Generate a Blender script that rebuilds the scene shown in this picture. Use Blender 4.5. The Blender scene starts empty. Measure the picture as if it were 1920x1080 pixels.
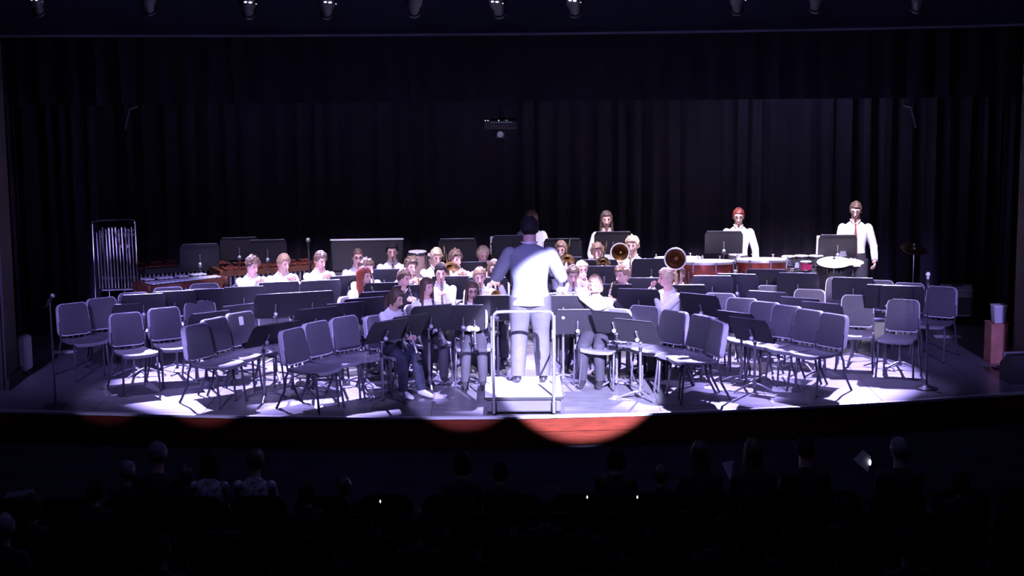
import bpy, bmesh, math, random
from mathutils import Vector, Matrix, noise
random.seed(7)
S = bpy.context.scene
COL = S.collection
PI = math.pi
R = math.radians

# ------------------------------------------------------------------ camera
CAM_H, CAM_Y, PITCH, ROLL, FPX = 4.05, -18.43, R(8.71), R(0.49), 3200.0
cam_data = bpy.data.cameras.new('camera'); cam = bpy.data.objects.new('camera', cam_data)
COL.objects.link(cam); S.camera = cam
cam_data.sensor_width = 36; cam_data.lens = FPX/1920*36; cam_data.clip_end = 200
FW = Vector((0, math.cos(PITCH), -math.sin(PITCH)))
_r = Vector((1, 0, 0)); _u = _r.cross(FW)
CR = _r*math.cos(ROLL) - _u*math.sin(ROLL)
CU = _u*math.cos(ROLL) + _r*math.sin(ROLL)
cam.matrix_world = Matrix((
    (CR.x, CU.x, -FW.x, 0), (CR.y, CU.y, -FW.y, CAM_Y), (CR.z, CU.z, -FW.z, CAM_H), (0, 0, 0, 1)))

def P(u, v, z):
    """spot on the horizontal plane at height z that the sight line meets"""
    d = FW*FPX + CR*(u-960) - CU*(v-540)
    t = (z-CAM_H)/d.z
    return Vector((d.x*t, CAM_Y+d.y*t, z))

def PY(u, v, y):
    """spot on the upright plane at depth y"""
    d = FW*FPX + CR*(u-960) - CU*(v-540)
    t = (y-CAM_Y)/d.y
    return Vector((d.x*t, y, CAM_H+d.z*t))

# ------------------------------------------------------------------ world, exposure, lights
S.view_settings.view_transform = 'Standard'; S.view_settings.look = 'None'
S.view_settings.exposure = 0.0; S.view_settings.gamma = 1.0; S.view_settings.use_curve_mapping = False
w = bpy.data.worlds.new('world'); S.world = w; w.use_nodes = True
w.node_tree.nodes['Background'].inputs[0].default_value = (0.3, 0.3, 0.6, 1)
w.node_tree.nodes['Background'].inputs[1].default_value = 0.0012

VIO = (0.47, 0.41, 1.0)
WHT = (0.80, 0.70, 1.0)
def spot(name, loc, at, power, angle, color=VIO, blend=0.08, size=0.05):
    d = bpy.data.lights.new(name, 'SPOT'); o = bpy.data.objects.new(name, d); COL.objects.link(o)
    o.location = loc; o.rotation_euler = (Vector(at)-Vector(loc)).to_track_quat('-Z', 'Y').to_euler()
    d.energy = power; d.spot_size = R(angle); d.spot_blend = blend; d.color = color; d.shadow_soft_size = size
    return o
def area(name, loc, at, power, sx, sy, color=VIO, spread=180):
    d = bpy.data.lights.new(name, 'AREA'); o = bpy.data.objects.new(name, d); COL.objects.link(o)
    o.location = loc; o.rotation_euler = (Vector(at)-Vector(loc)).to_track_quat('-Z', 'Y').to_euler()
    d.energy = power; d.shape = 'RECTANGLE'; d.size = sx; d.size_y = sy; d.color = color; d.spread = R(spread)
    return o
def beam(name, src, a, b, power, color=VIO, blend=0.10, size=0.05):
    """spotlight whose round cone just touches points a and b"""
    src, a, b = Vector(src), Vector(a), Vector(b); da, db = (a-src).normalized(), (b-src).normalized()
    return spot(name, src, src+(da+db)*10, power, math.degrees(da.angle(db)), color, blend, size)
def beam(name, src, a, b, power, color=VIO, blend=0.10, size=0.05):
    """spotlight whose round cone just touches points a and b"""
    src, a, b = Vector(src), Vector(a), Vector(b); da, db = (a-src).normalized(), (b-src).normalized()
    return spot(name, src, src+(da+db)*10, power, math.degrees(da.angle(db)), color, blend, size)
# front-of-house spotlights on the auditorium ceiling bridge: round hard-edged pools over the apron
beam('front_spotlight_beam', (-6.0, -12, 6.6), (-4.50, -0.60, -0.09), (-3.9, 1.3, 0.2), 2200)
beam('front_spotlight_beam', (-4.0, -12, 6.6), (-3.35, -0.76, -0.10), (-3.0, 1.2, 0.3), 6000)
beam('front_spotlight_beam', (-2.5, -12, 6.8), (-0.62, -0.95, -0.12), (-0.35, 0.10, 0.95), 16000)
beam('front_spotlight_beam', (3.0, -12, 6.8), (1.12, -0.90, -0.19), (0.30, 0.10, 1.53), 100000, (0.56, 0.54, 1.0))
beam('front_spotlight_beam', (4.5, -12, 6.6), (2.9, -0.50, 0.0), (2.3, 1.6, 0.2), 6000)
beam('front_spotlight_beam', (6.0, -12, 6.6), (4.4, -0.10, 0.0), (3.7, 1.6, 0.3), 2000)
# soft violet wash from the same bridge
for k in range(7):
    tx = -5.4+1.83*k
    beam('violet_wash_beam', (tx*1.15, -12, 6.2), (tx, -0.45 if abs(tx) < 3 else (-0.25 if tx < 0 else 0.05), 0.0), (tx, 3.4, 1.8), 6600, (0.37, 0.30, 1.0), 0.85, 0.3)
# two cross lights that catch the chairs nearest the edge
beam('cross_beam', (4.5, -12, 6.6), (-1.95, -0.72, 0.0), (-2.2, 1.0, 0.95), 9000, (0.42, 0.36, 1.0), 0.5, 0.06)
beam('cross_beam', (-4.5, -12, 6.6), (3.2, -0.40, 0.0), (3.1, 1.2, 0.9), 5000, (0.42, 0.36, 1.0), 0.5, 0.06)
# front lights of longer throw, cut below the border
for x, tx, pw in ((-3.6, -2.5, 5000), (-1.2, -0.7, 3200), (1.4, 1.4, 3200), (3.6, 3.9, 6000)):
    beam('long_throw_beam', (x, -12, 5.6), (tx, 1.2, 0.1), (tx, 4.3, 1.65 if tx < 3 else 1.8), pw, WHT, 0.8, 0.08)
# stage electrics upstage of the border: back light that throws shadows toward the audience
for x, tx, pw in ((-5.0, -3.4, 17000), (-2.6, -2.0, 13000), (0.0, 0.0, 7000), (2.6, 2.0, 13000), (5.0, 3.5, 15000)):
    beam('stage_electric_beam', (x, 4.4, 4.1), (tx, -1.0, 0), (tx, 2.6, 0.0), pw, (0.44, 0.37, 1.0), 0.45 if abs(tx) > 3 else 0.3, 0.03)
# violet down light on the front seats
for x, tx, pw in ((-4.0, -3.8, 650), (-2.2, -2.0, 750), (2.2, 2.0, 650), (4.0, 3.8, 700)):
    beam('apron_down_beam', (x, 1.4, 4.5), (tx, -0.9, 0), (tx, 1.8, 0.0), pw, (0.46, 0.38, 1.0), 0.8, 0.06)
# down light between header and border for the front half of the band
for x, tx, pw in ((-3.0, -2.6, 1900), (-0.9, -0.8, 2400), (1.1, 1.2, 2400), (3.2, 3.1, 700)):
    beam('band_down_beam', (x, 1.4, 4.4), (tx, 1.0, 0), (tx, 3.5, 0.9), pw, WHT, 0.4, 0.05)
# down light behind the border for brass and percussion
for x, tx, pw in ((-3.4, -3.2, 900), (-1.6, -1.4, 900), (1.3, 1.3, 1400), (2.7, 2.7, 2600), (4.1, 4.1, 2400)):
    beam('rear_down_beam', (x, 2.5, 4.2), (tx, 3.0, 0), (tx, 5.2, 1.6), pw, WHT, 0.5, 0.05)
spot('curtain_graze_beam', (4.0, 4.9, 4.7), (4.1, 5.9, 3.0), 110, 95, VIO, 0.8, 0.1)
spot('curtain_graze_beam', (-2.6, 4.9, 4.7), (-2.6, 5.8, 2.9), 12, 120, VIO, 0.8, 0.1)
# dim blue fill added to lift the seats and the stage front wall
area('audience_fill', (0, -4.5, 8.0), (0, -4.5, 0), 62, 12, 7, (0.30, 0.28, 1.0))

# ------------------------------------------------------------------ materials
def mat(name, color, rough=0.6, metal=0.0, spec=0.5, noise_amt=0.0, scale=20, bump=0.0, emit=None, coat=0.0, sheen=0.0, stretch=None):
    m = bpy.data.materials.new(name); m.use_nodes = True
    nt = m.node_tree; b = nt.nodes['Principled BSDF']
    b.inputs['Base Color'].default_value = (*color, 1); b.inputs['Roughness'].default_value = rough
    b.inputs['Metallic'].default_value = metal; b.inputs['Specular IOR Level'].default_value = spec
    b.inputs['Coat Weight'].default_value = coat; b.inputs['Sheen Weight'].default_value = sheen
    if emit:
        b.inputs['Emission Color'].default_value = (*emit[0], 1); b.inputs['Emission Strength'].default_value = emit[1]
    if noise_amt or bump:
        tc = nt.nodes.new('ShaderNodeTexCoord'); mp = nt.nodes.new('ShaderNodeMapping')
        if stretch: mp.inputs['Scale'].default_value = stretch
        nz = nt.nodes.new('ShaderNodeTexNoise'); nz.inputs['Scale'].default_value = scale; nz.inputs['Detail'].default_value = 5
        nt.links.new(tc.outputs['Object'], mp.inputs['Vector']); nt.links.new(mp.outputs['Vector'], nz.inputs['Vector'])
        if noise_amt:
            cr = nt.nodes.new('ShaderNodeValToRGB')
            cr.color_ramp.elements[0].position = 0.3; cr.color_ramp.elements[1].position = 0.7
            cr.color_ramp.elements[0].color = (*[c*(1-noise_amt) for c in color], 1)
            cr.color_ramp.elements[1].color = (*[min(1, c*(1+noise_amt)) for c in color], 1)
            nt.links.new(nz.outputs['Fac'], cr.inputs['Fac']); nt.links.new(cr.outputs['Color'], b.inputs['Base Color'])
        if bump:
            bp = nt.nodes.new('ShaderNodeBump'); bp.inputs['Strength'].default_value = bump; bp.inputs['Distance'].default_value = 0.02
            nt.links.new(nz.outputs['Fac'], bp.inputs['Height']); nt.links.new(bp.outputs['Normal'], b.inputs['Normal'])
    return m
M = dict(
    floor=mat('painted_stage_floor', (0.14, 0.135, 0.155), 0.33, noise_amt=0.28, scale=3.2, bump=0.05, stretch=(1, 4, 1)),
    under=mat('floor_joint', (0.012, 0.012, 0.014), 0.9),
    wood=mat('varnished_red_wood', (0.12, 0.017, 0.006), 0.35, noise_amt=0.35, scale=6, stretch=(0.8, 6, 14), coat=0.2),
    nosing=mat('aluminium_nosing', (0.55, 0.55, 0.58), 0.4, 0.1),
    header=mat('dark_blue_fascia', (0.07, 0.068, 0.09), 0.7, noise_amt=0.15, scale=3),
    pit=mat('blue_black_panel', (0.17, 0.165, 0.22), 0.6, noise_amt=0.2, scale=4),
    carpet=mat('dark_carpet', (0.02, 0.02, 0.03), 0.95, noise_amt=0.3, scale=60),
    velvet=mat('black_velour', (0.020, 0.018, 0.027), 0.85, spec=0.15, noise_amt=0.15, scale=8, sheen=0.05),
    masonry=mat('dark_painted_wall', (0.022, 0.02, 0.02), 0.8, noise_amt=0.15, scale=5),
    brownwall=mat('brown_wall', (0.055, 0.042, 0.035), 0.75, noise_amt=0.15, scale=5),
    pad=mat('black_plastic_shell', (0.075, 0.071, 0.088), 0.6, noise_amt=0.08, scale=30),
    seat=mat('seat_plastic', (0.16, 0.155, 0.18), 0.36, noise_amt=0.08, scale=30),
    rim=mat('moulded_shell_edge', (0.58, 0.57, 0.62), 0.35),
    steel=mat('dark_tube', (0.075, 0.07, 0.09), 0.35, 0.3),
    stand=mat('black_enamel', (0.017, 0.016, 0.021), 0.55, spec=0.35),
    standleg=mat('grey_enamel', (0.20, 0.19, 0.22), 0.3, 0.5),
    knob=mat('bright_knob', (0.75, 0.75, 0.8), 0.2, 0.6),
    chrome=mat('chrome', (0.75, 0.75, 0.78), 0.15, 1.0),
    alu=mat('brushed_aluminium', (0.62, 0.62, 0.66), 0.32, 0.85),
    brass=mat('lacquered_brass', (0.86, 0.68, 0.38), 0.25, 1.0),
    cym=mat('cymbal_bronze', (0.85, 0.80, 0.66), 0.42, 0.5),
    brass_shade=mat('shaded_brass_inside', (0.13, 0.06, 0.022), 0.3, 0.8),  # brass darkened to paint the shade inside the bells
    silver=mat('silver_plate', (0.85, 0.85, 0.88), 0.22, 0.9),
    blackwood=mat('grenadilla', (0.05, 0.04, 0.05), 0.25),
    white=mat('white_cotton', (0.85, 0.85, 0.86), 0.8, noise_amt=0.04, scale=12, bump=0.15),
    grey=mat('grey_knit', (0.30, 0.28, 0.32), 0.9, noise_amt=0.1, scale=20),
    jean=mat('blue_denim', (0.045, 0.05, 0.08), 0.85, noise_amt=0.25, scale=18),
    trouser=mat('dark_trousers', (0.028, 0.026, 0.036), 0.85, noise_amt=0.15, scale=10),
    greytr=mat('grey_suit_trousers', (0.085, 0.082, 0.095), 0.8, noise_amt=0.12, scale=9, bump=0.2),
    suit=mat('slate_suit_jacket', (0.20, 0.21, 0.27), 0.75, noise_amt=0.08, scale=9, bump=0.2),
    blacksuit=mat('black_suit', (0.03, 0.028, 0.04), 0.8),
    skin=mat('skin', (0.66, 0.40, 0.33), 0.55, noise_amt=0.06, scale=10),
    eye=mat('dark_eye', (0.03, 0.02, 0.02), 0.25),
    lip=mat('lips', (0.42, 0.14, 0.13), 0.5),
    hbrown=mat('brown_hair', (0.09, 0.055, 0.04), 0.5, noise_amt=0.45, scale=40, stretch=(3, 3, 0.6)),
    hlight=mat('light_brown_hair', (0.24, 0.15, 0.10), 0.5, noise_amt=0.45, scale=40, stretch=(3, 3, 0.6)),
    hblond=mat('blond_hair', (0.55, 0.42, 0.28), 0.5, noise_amt=0.35, scale=40, stretch=(3, 3, 0.6)),
    hblack=mat('black_hair', (0.012, 0.010, 0.012), 0.75, spec=0.2, noise_amt=0.4, scale=40, stretch=(3, 3, 0.6)),
    hred=mat('red_hair', (0.20, 0.035, 0.02), 0.5, noise_amt=0.45, scale=40, stretch=(3, 3, 0.6)),
    hgrey=mat('grey_hair', (0.20, 0.20, 0.21), 0.6, noise_amt=0.3, scale=40),
    shoe=mat('black_shoe', (0.025, 0.025, 0.03), 0.35),
    wshoe=mat('white_shoe', (0.8, 0.8, 0.82), 0.5),
    tie=mat('dark_red_tie', (0.16, 0.015, 0.03), 0.6),
    paper=mat('paper', (0.85, 0.85, 0.87), 0.7),
    rosewood=mat('rosewood_bar', (0.17, 0.04, 0.03), 0.35, noise_amt=0.3, scale=14),
    frame=mat('reddish_brown_frame', (0.14, 0.05, 0.03), 0.45, noise_amt=0.3, scale=9),
    bars=mat('metal_bars', (0.78, 0.80, 0.86), 0.4, 0.05),
    copper=mat('copper_bowl', (0.42, 0.10, 0.06), 0.3, 0.7, noise_amt=0.2, scale=6),
    headskin=mat('drum_head', (0.82, 0.80, 0.78), 0.6),
    maple=mat('pale_conga_shell', (0.45, 0.30, 0.26), 0.4, noise_amt=0.2, scale=8),
    magenta=mat('wine_red_drum_shell', (0.30, 0.015, 0.06), 0.3),
    black=mat('matt_black', (0.02, 0.02, 0.024), 0.6),
    amp=mat('silver_tolex', (0.70, 0.70, 0.74), 0.6),
    grille=mat('grille_cloth', (0.13, 0.125, 0.15), 0.9, noise_amt=0.4, scale=160),
    redbox=mat('reddish_plywood', (0.50, 0.20, 0.15), 0.6, noise_amt=0.25, scale=6),
    green=mat('green_led', (0.1, 0.6, 0.3), 0.4, emit=((0.25, 1.0, 0.5), 0.35)),
    lamp=mat('lamp_glow', (0.9, 0.9, 1.0), 0.4, emit=((0.85, 0.85, 1.0), 1.6)),
    lens=mat('lens_glass', (0.30, 0.30, 0.38), 0.1, emit=((0.5, 0.45, 0.8), 0.12)),
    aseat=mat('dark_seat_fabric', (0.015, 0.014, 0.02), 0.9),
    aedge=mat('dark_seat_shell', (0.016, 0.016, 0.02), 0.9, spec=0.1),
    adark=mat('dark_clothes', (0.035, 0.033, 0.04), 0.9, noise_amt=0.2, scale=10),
    aprint=mat('patterned_blouse', (0.5, 0.48, 0.5), 0.9, noise_amt=0.9, scale=22),
    lanyard=mat('grey_strap', (0.25, 0.25, 0.28), 0.7),
)

# ------------------------------------------------------------------ mesh helpers
def frame_of(d):
    d = d.normalized()
    a = Vector((0, 0, 1)) if abs(d.z) < 0.9 else Vector((0, 1, 0))
    x = a.cross(d).normalized()
    return x, d.cross(x).normalized()

class MB:
    def __init__(s): s.v = []; s.f = []; s.m = []; s.ms = []
    def mi(s, m):
        if m not in s.ms: s.ms.append(m)
        return s.ms.index(m)
    def add(s, vs, fs, m):
        n = len(s.v); k = s.mi(m)
        s.v += [Vector(v) for v in vs]; s.f += [tuple(n+i for i in f) for f in fs]; s.m += [k]*len(fs)
        return s
    def box(s, c, d, m, rot=None, bev=0.0):
        x, y, z = d[0]/2, d[1]/2, d[2]/2
        if bev:
            b = min(bev, x*.9, y*.9, z*.9); vs = []
            for sz in (-1, 1):
                for (ax, ay) in ((-1, -1), (1, -1), (1, 1), (-1, 1)):
                    vs += [(ax*(x-b), ay*(y-b), sz*z), (ax*x, ay*(y-b), sz*(z-b)), (ax*(x-b), ay*y, sz*(z-b))]
            hull = bmesh.new()
            for v in vs: hull.verts.new(v)
            bmesh.ops.convex_hull(hull, input=hull.verts)
            hull.verts.ensure_lookup_table(); hull.verts.index_update()
            vs = [v.co.copy() for v in hull.verts]; fs = [[v.index for v in f.verts] for f in hull.faces]; hull.free()
        else:
            vs = [Vector((i*x, j*y, k*z)) for k in (-1, 1) for i, j in ((-1, -1), (1, -1), (1, 1), (-1, 1))]
            fs = [(3, 2, 1, 0), (4, 5, 6, 7), (0, 1, 5, 4), (1, 2, 6, 5), (2, 3, 7, 6), (3, 0, 4, 7)]
        if rot: vs = [rot @ Vector(v) for v in vs]
        return s.add([Vector(v)+Vector(c) for v in vs], fs, m)
    def rings(s, rings, m, cap=True):
        n = len(rings[0]); vs = [p for r in rings for p in r]; fs = []
        for i in range(len(rings)-1):
            for j in range(n):
                k = (j+1) % n
                fs.append((i*n+j, i*n+k, (i+1)*n+k, (i+1)*n+j))
        if cap:
            fs.append(tuple(reversed(range(n)))); fs.append(tuple((len(rings)-1)*n+j for j in range(n)))
        return s.add(vs, fs, m)
    def tube(s, pts, r, m, n=8, cap=True, flat=1.0, up=None):
        pts = [Vector(p) for p in pts]
        if not hasattr(r, '__len__'): r = [r]*len(pts)
        rs = []; x = None
        for i, p in enumerate(pts):
            d = (pts[min(i+1, len(pts)-1)]-pts[max(i-1, 0)])
            if d.length < 1e-6: d = Vector((0, 0, 1))
            d.normalize()
            if x is None:
                x, y = (frame_of(d) if up is None else ((Vector(up).cross(d)).normalized(), None))
                y = d.cross(x).normalized()
            else:
                x = (x-d*x.dot(d)).normalized(); y = d.cross(x).normalized()
            rs.append([p+x*math.cos(2*PI*j/n)*r[i]+y*math.sin(2*PI*j/n)*r[i]*flat for j in range(n)])
        return s.rings(rs, m, cap)
    def lathe(s, prof, m, n=20, c=(0, 0, 0), axis=None, cap=False):
        rs = []
        if axis is None: X, Y, Z = Vector((1, 0, 0)), Vector((0, 1, 0)), Vector((0, 0, 1))
        else:
            Z = Vector(axis).normalized(); X, Y = frame_of(Z)
        for (r, h) in prof:
            rs.append([Vector(c)+Z*h+X*math.cos(2*PI*j/n)*max(r, 1e-4)+Y*math.sin(2*PI*j/n)*max(r, 1e-4) for j in range(n)])
        return s.rings(rs, m, cap)
    def ball(s, c, r, m, n=10, k=6, rot=None):
        if not hasattr(r, '__len__'): r = (r, r, r)
        rs = []
        for i in range(k+1):
            a = PI*i/k-PI/2
            ring = [Vector((math.cos(a)*math.cos(2*PI*j/n)*r[0], math.cos(a)*math.sin(2*PI*j/n)*r[1], math.sin(a)*r[2])) for j in range(n)]
            if i in (0, k): ring = [v+Vector((math.cos(2*PI*j/n), math.sin(2*PI*j/n), 0))*1e-4 for j, v in enumerate(ring)]
            rs.append([(rot @ v if rot else v)+Vector(c) for v in ring])
        return s.rings(rs, m, False)
    def slab(s, outline, th, m, org=(0, 0, 0), X=(1, 0, 0), Y=(0, 0, 1)):
        """flat outline (2-D points in X,Y) given thickness along X x Y"""
        X = Vector(X).normalized(); Y = Vector(Y).normalized(); N = X.cross(Y); O = Vector(org); n = len(outline)
        a = [O+X*p[0]+Y*p[1]+N*th/2 for p in outline]; b = [O+X*p[0]+Y*p[1]-N*th/2 for p in outline]
        fs = [tuple(range(n)), tuple(reversed(range(n, 2*n)))]+[(i, n+i, n+(i+1) % n, (i+1) % n) for i in range(n)]
        return s.add(a+b, fs, m)
    def xf(s, mtx):
        s.v = [mtx @ v for v in s.v]; return s
    def join(s, o, mtx=None):
        n = len(s.v); s.v += [mtx @ v if mtx else v for v in o.v]; s.f += [tuple(n+i for i in f) for f in o.f]
        s.m += [s.mi(o.ms[k]) for k in o.m]
        return s
    def mesh(s, name, smooth=True):
        me = bpy.data.meshes.new(name); me.from_pydata([tuple(v) for v in s.v], [], s.f)
        for m in s.ms: me.materials.append(M[m])
        me.polygons.foreach_set('material_index', s.m)
        bm = bmesh.new(); bm.from_mesh(me); bmesh.ops.recalc_face_normals(bm, faces=bm.faces); bm.to_mesh(me); bm.free()
        if smooth:
            me.polygons.foreach_set('use_smooth', [True]*len(me.polygons))
            try: me.set_sharp_from_angle(angle=R(40))
            except Exception: pass
        return me
    def build(s, name, parent=None, smooth=True):
        o = bpy.data.objects.new(name, s.mesh(name, smooth)); COL.objects.link(o)
        if parent: o.parent = parent
        return o

def tag(o, label=None, cat=None, group=None, kind=None):
    if label: o['label'] = label
    if cat: o['category'] = cat
    if group: o['group'] = group
    if kind: o['kind'] = kind
    return o
def thing(name, label, cat, loc=(0, 0, 0), rz=0.0, group=None):
    o = bpy.data.objects.new(name, None); COL.objects.link(o); o.empty_display_size = 0.1
    o.location = loc; o.rotation_euler = (0, 0, rz)
    return tag(o, label, cat, group)
def dup(root, loc, rz, label, group=None):
    r = root.copy(); COL.objects.link(r); r.location = loc; r.rotation_euler = (0, 0, rz); r['label'] = label
    if group: r['group'] = group
    for ch in list(root.children):
        c = ch.copy(); COL.objects.link(c); c.parent = r
        for g in ch.children:
            d = g.copy(); COL.objects.link(d); d.parent = c
    return r
def rrect(w, h, r, n=5, taper=0.0):
    """rounded rectangle outline, centred in x, from y=0 to h"""
    o = []
    for cx, cy, a0 in ((w/2-r, r, -90), (w/2-r, h-r, 0), (-w/2+r, h-r, 90), (-w/2+r, r, 180)):
        for i in range(n+1):
            a = R(a0+90*i/n); x = cx+r*math.cos(a); y = cy+r*math.sin(a)
            o.append((x*(1-taper*y/h), y))
    return o
def bez(pts, n=8):
    """Catmull-Rom through points"""
    pts = [Vector(p) for p in pts]; q = [pts[0]]+pts+[pts[-1]]; out = []
    for i in range(1, len(q)-2):
        for k in range(n):
            t = k/n; a, b, c, d = q[i-1], q[i], q[i+1], q[i+2]
            out.append(0.5*((2*b)+(c-a)*t+(2*a-5*b+4*c-d)*t*t+(3*b-a-3*c+d)*t**3))
    out.append(pts[-1]); return out
def struct(o): o["kind"] = "structure"; return o

# ------------------------------------------------------------------ the setting
EDGE = [P(*a, 0) for a in ((0, 769), (120, 773), (240, 776), (430, 780), (700, 783), (960, 781.5), (1200, 775.5), (1350, 769.5), (1500, 763), (1600, 757.5), (1700, 752), (1900, 737))]
EDGE = [Vector((-8.6, 0.25, 0)), Vector((-7.0, -0.12, 0))]+EDGE+[Vector((7.0, 0.42, 0)), Vector((8.6, 0.9, 0))]
BACKY, FLOORZ = 6.6, -1.08
mb = MB(); n = len(EDGE)
top = [Vector((p.x, p.y+0.012, -0.006)) for p in EDGE]+[Vector((8.6, BACKY, -0.006)), Vector((-8.6, BACKY, -0.006))]
mb.slab([(p.x, p.y) for p in top], 0.06, 'under', (0, 0, -0.036), (1, 0, 0), (0, 1, 0))
floor = struct(mb.build('floor', None, False))
bm = bmesh.new()
vs = [bm.verts.new((p.x, p.y+0.03, 0)) for p in EDGE]+[bm.verts.new((8.6, BACKY, 0)), bm.verts.new((-8.6, BACKY, 0))]
bm.faces.new(vs)
for i in range(-6, 7): bmesh.ops.bisect_plane(bm, geom=bm.verts[:]+bm.edges[:]+bm.faces[:], plane_co=(i*1.22+0.35, 0, 0), plane_no=(1, 0, 0))
for j in range(0, 4): bmesh.ops.bisect_plane(bm, geom=bm.verts[:]+bm.edges[:]+bm.faces[:], plane_co=(0, -0.45+j*2.0, 0), plane_no=(0, 1, 0))
for f in bm.faces:
    c = f.calc_center_median(); q = []
    for v in f.verts:
        d = v.co-c; q.append((v.co.x-math.copysign(0.0025, d.x), v.co.y-math.copysign(0.0025, d.y)))
    if f.calc_area() < 0.02: continue
    if f.normal.z < 0: q.reverse()
    MB().slab([(a-c.x, b-c.y) for a, b in q], 0.012, 'floor', (0, 0, 0), (1, 0, 0), (0, 1, 0)).build('floor_panel', floor, False).location = (c.x, c.y, -0.006)
bm.free()

def strip(pts, z0, z1, dy, th, m, name, parent=None):
    """curved board following the stage edge"""
    mb = MB(); rs = []
    for i, p in enumerate(pts):
        t = (pts[min(i+1, len(pts)-1)]-pts[max(i-1, 0)]); t.z = 0; t.normalize(); nn = Vector((t.y, -t.x, 0))
        a = Vector((p.x, p.y, 0))+nn*dy; b = a-nn*th
        rs.append([Vector((a.x, a.y, z0)), Vector((a.x, a.y, z1)), Vector((b.x, b.y, z1)), Vector((b.x, b.y, z0))])
    return mb.rings(rs, m).build(name, parent, False)
fine = []
for i in range(len(EDGE)-1):
    for k in range(4): fine.append(EDGE[i].lerp(EDGE[i+1], k/4))
fine.append(EDGE[-1])
fascia = struct(strip(fine, -1.08, -0.02, -0.03, 0.03, 'under', 'wall_stage_front'))
strip(fine, -0.020, 0.004, 0.022, 0.06, 'nosing', 'nosing_strip', fascia)
step = 4
for k, (z0, z1, dy) in enumerate(((-0.165, -0.024, 0.010), (-0.315, -0.170, 0.014))):
    for a in range(0, len(fine)-1, 8):
        seg = fine[a:a+9]
        if len(seg) > 1: strip(seg, z0, z1, dy, 0.03, 'wood', 'fascia_board', fascia)
for k, (z0, z1) in enumerate(((-0.50, -0.322), (-0.70, -0.506), (-0.89, -0.706), (-1.07, -0.896))):
    for a in range(0, len(fine)-1, 12):
        seg = fine[a:a+13]
        if len(seg) > 1: strip(seg, z0, z1, -0.012+0.003*(k % 2), 0.03, 'pit', 'panel_board', fascia)

# auditorium floor, walls, ceiling
def rake(y): return FLOORZ+max(0.0, (-2.2-y))*0.105
mb = MB(); prof = [(0.9, FLOORZ), (-2.2, FLOORZ), (-20, rake(-20))]
mb.rings([[Vector((x, y, z)) for y, z in prof]+[Vector((x, -20, -1.6)), Vector((x, 0.9, -1.6))] for x in (-9, 9)], 'carpet')
struct(mb.build('floor_auditorium', None, False))
struct(MB().box((-9.1, -7, 3), (0.2, 28, 10.6), 'masonry').build('wall_left', None, False))
struct(MB().box((9.1, -7, 3), (0.2, 28, 10.6), 'masonry').build('wall_right', None, False))
struct(MB().box((0, -20.6, 3.2), (18.4, 0.2, 10), 'masonry').build('wall_back', None, False))
struct(MB().box((0, 7.0, 3), (18.4, 0.2, 10.6), 'masonry').build('wall_stage_rear', None, False))
struct(MB().box((0, -7, 8.3), (18.4, 28, 0.2), 'masonry').build('ceiling', None, False))

# proscenium: side walls with a brown reveal, header over the opening
def pier(name, x0, y0, x1, y1, sgn):
    pts = [(x0, y0), (x1, y1), (sgn*9.0, y1), (sgn*9.0, y0)]
    if sgn > 0: pts.reverse()
    mb = MB().slab(pts, 4.4, 'masonry', (0, 0, 2.2), (1, 0, 0), (0, 1, 0))
    o = struct(mb.build(name, None, False))
    t = 0.03; d = -sgn
    q = [(x0+d*0.002, y0+0.05), (x0+d*t, y0+0.05), (x1+d*t, y1-0.05), (x1+d*0.002, y1-0.05)]
    MB().slab(q, 4.2, 'brownwall', (0, 0, 2.2), (1, 0, 0), (0, 1, 0)).build('reveal_panel', o, False)
    MB().box((x0+d*0.03, y0, 2.1), (0.03, 0.03, 4.2), 'steel', bev=0.01).build('corner_bead', o)
    q = [(x0+d*0.03, y0-0.03), (x0+d*0.07, y0-0.03), (x1+d*0.07, y1+0.0), (x1+d*0.03, y1+0.0)]
    MB().slab(q, 0.14, 'masonry', (0, 0, 0.072), (1, 0, 0), (0, 1, 0)).build('base_block', o, False)
    return o
pier('wall_proscenium_left', -5.80, 0.63, -5.84, 1.30, -1)
pier('wall_proscenium_right', 5.96, 0.85, 6.02, 1.70, 1)
HY = 0.62
line = [PY(u, v, HY) for u, v in ((-120, 70), (146, 69), (474, 69), (700, 67.5), (1000, 65.3), (1300, 61.5), (1610, 56), (1817, 51), (2040, 44))]
line = [Vector((-9, HY, line[0].z))]+line+[Vector((9, HY, line[-1].z))]
mb = MB(); mb.rings([[Vector((p.x, HY, p.z)), Vector((p.x, HY, 8.2)), Vector((p.x, HY+0.6, 8.2)), Vector((p.x, HY+0.6, p.z))] for p in line], 'header')
hd = struct(mb.build('wall_header', None, False))
MB().rings([[Vector((p.x, HY-0.02, p.z-0.004)), Vector((p.x, HY-0.02, p.z+0.022)), Vector((p.x, HY+0.05, p.z+0.022)), Vector((p.x, HY+0.05, p.z-0.004))] for p in line], 'nosing').build('edge_bead', hd, False)

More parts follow.
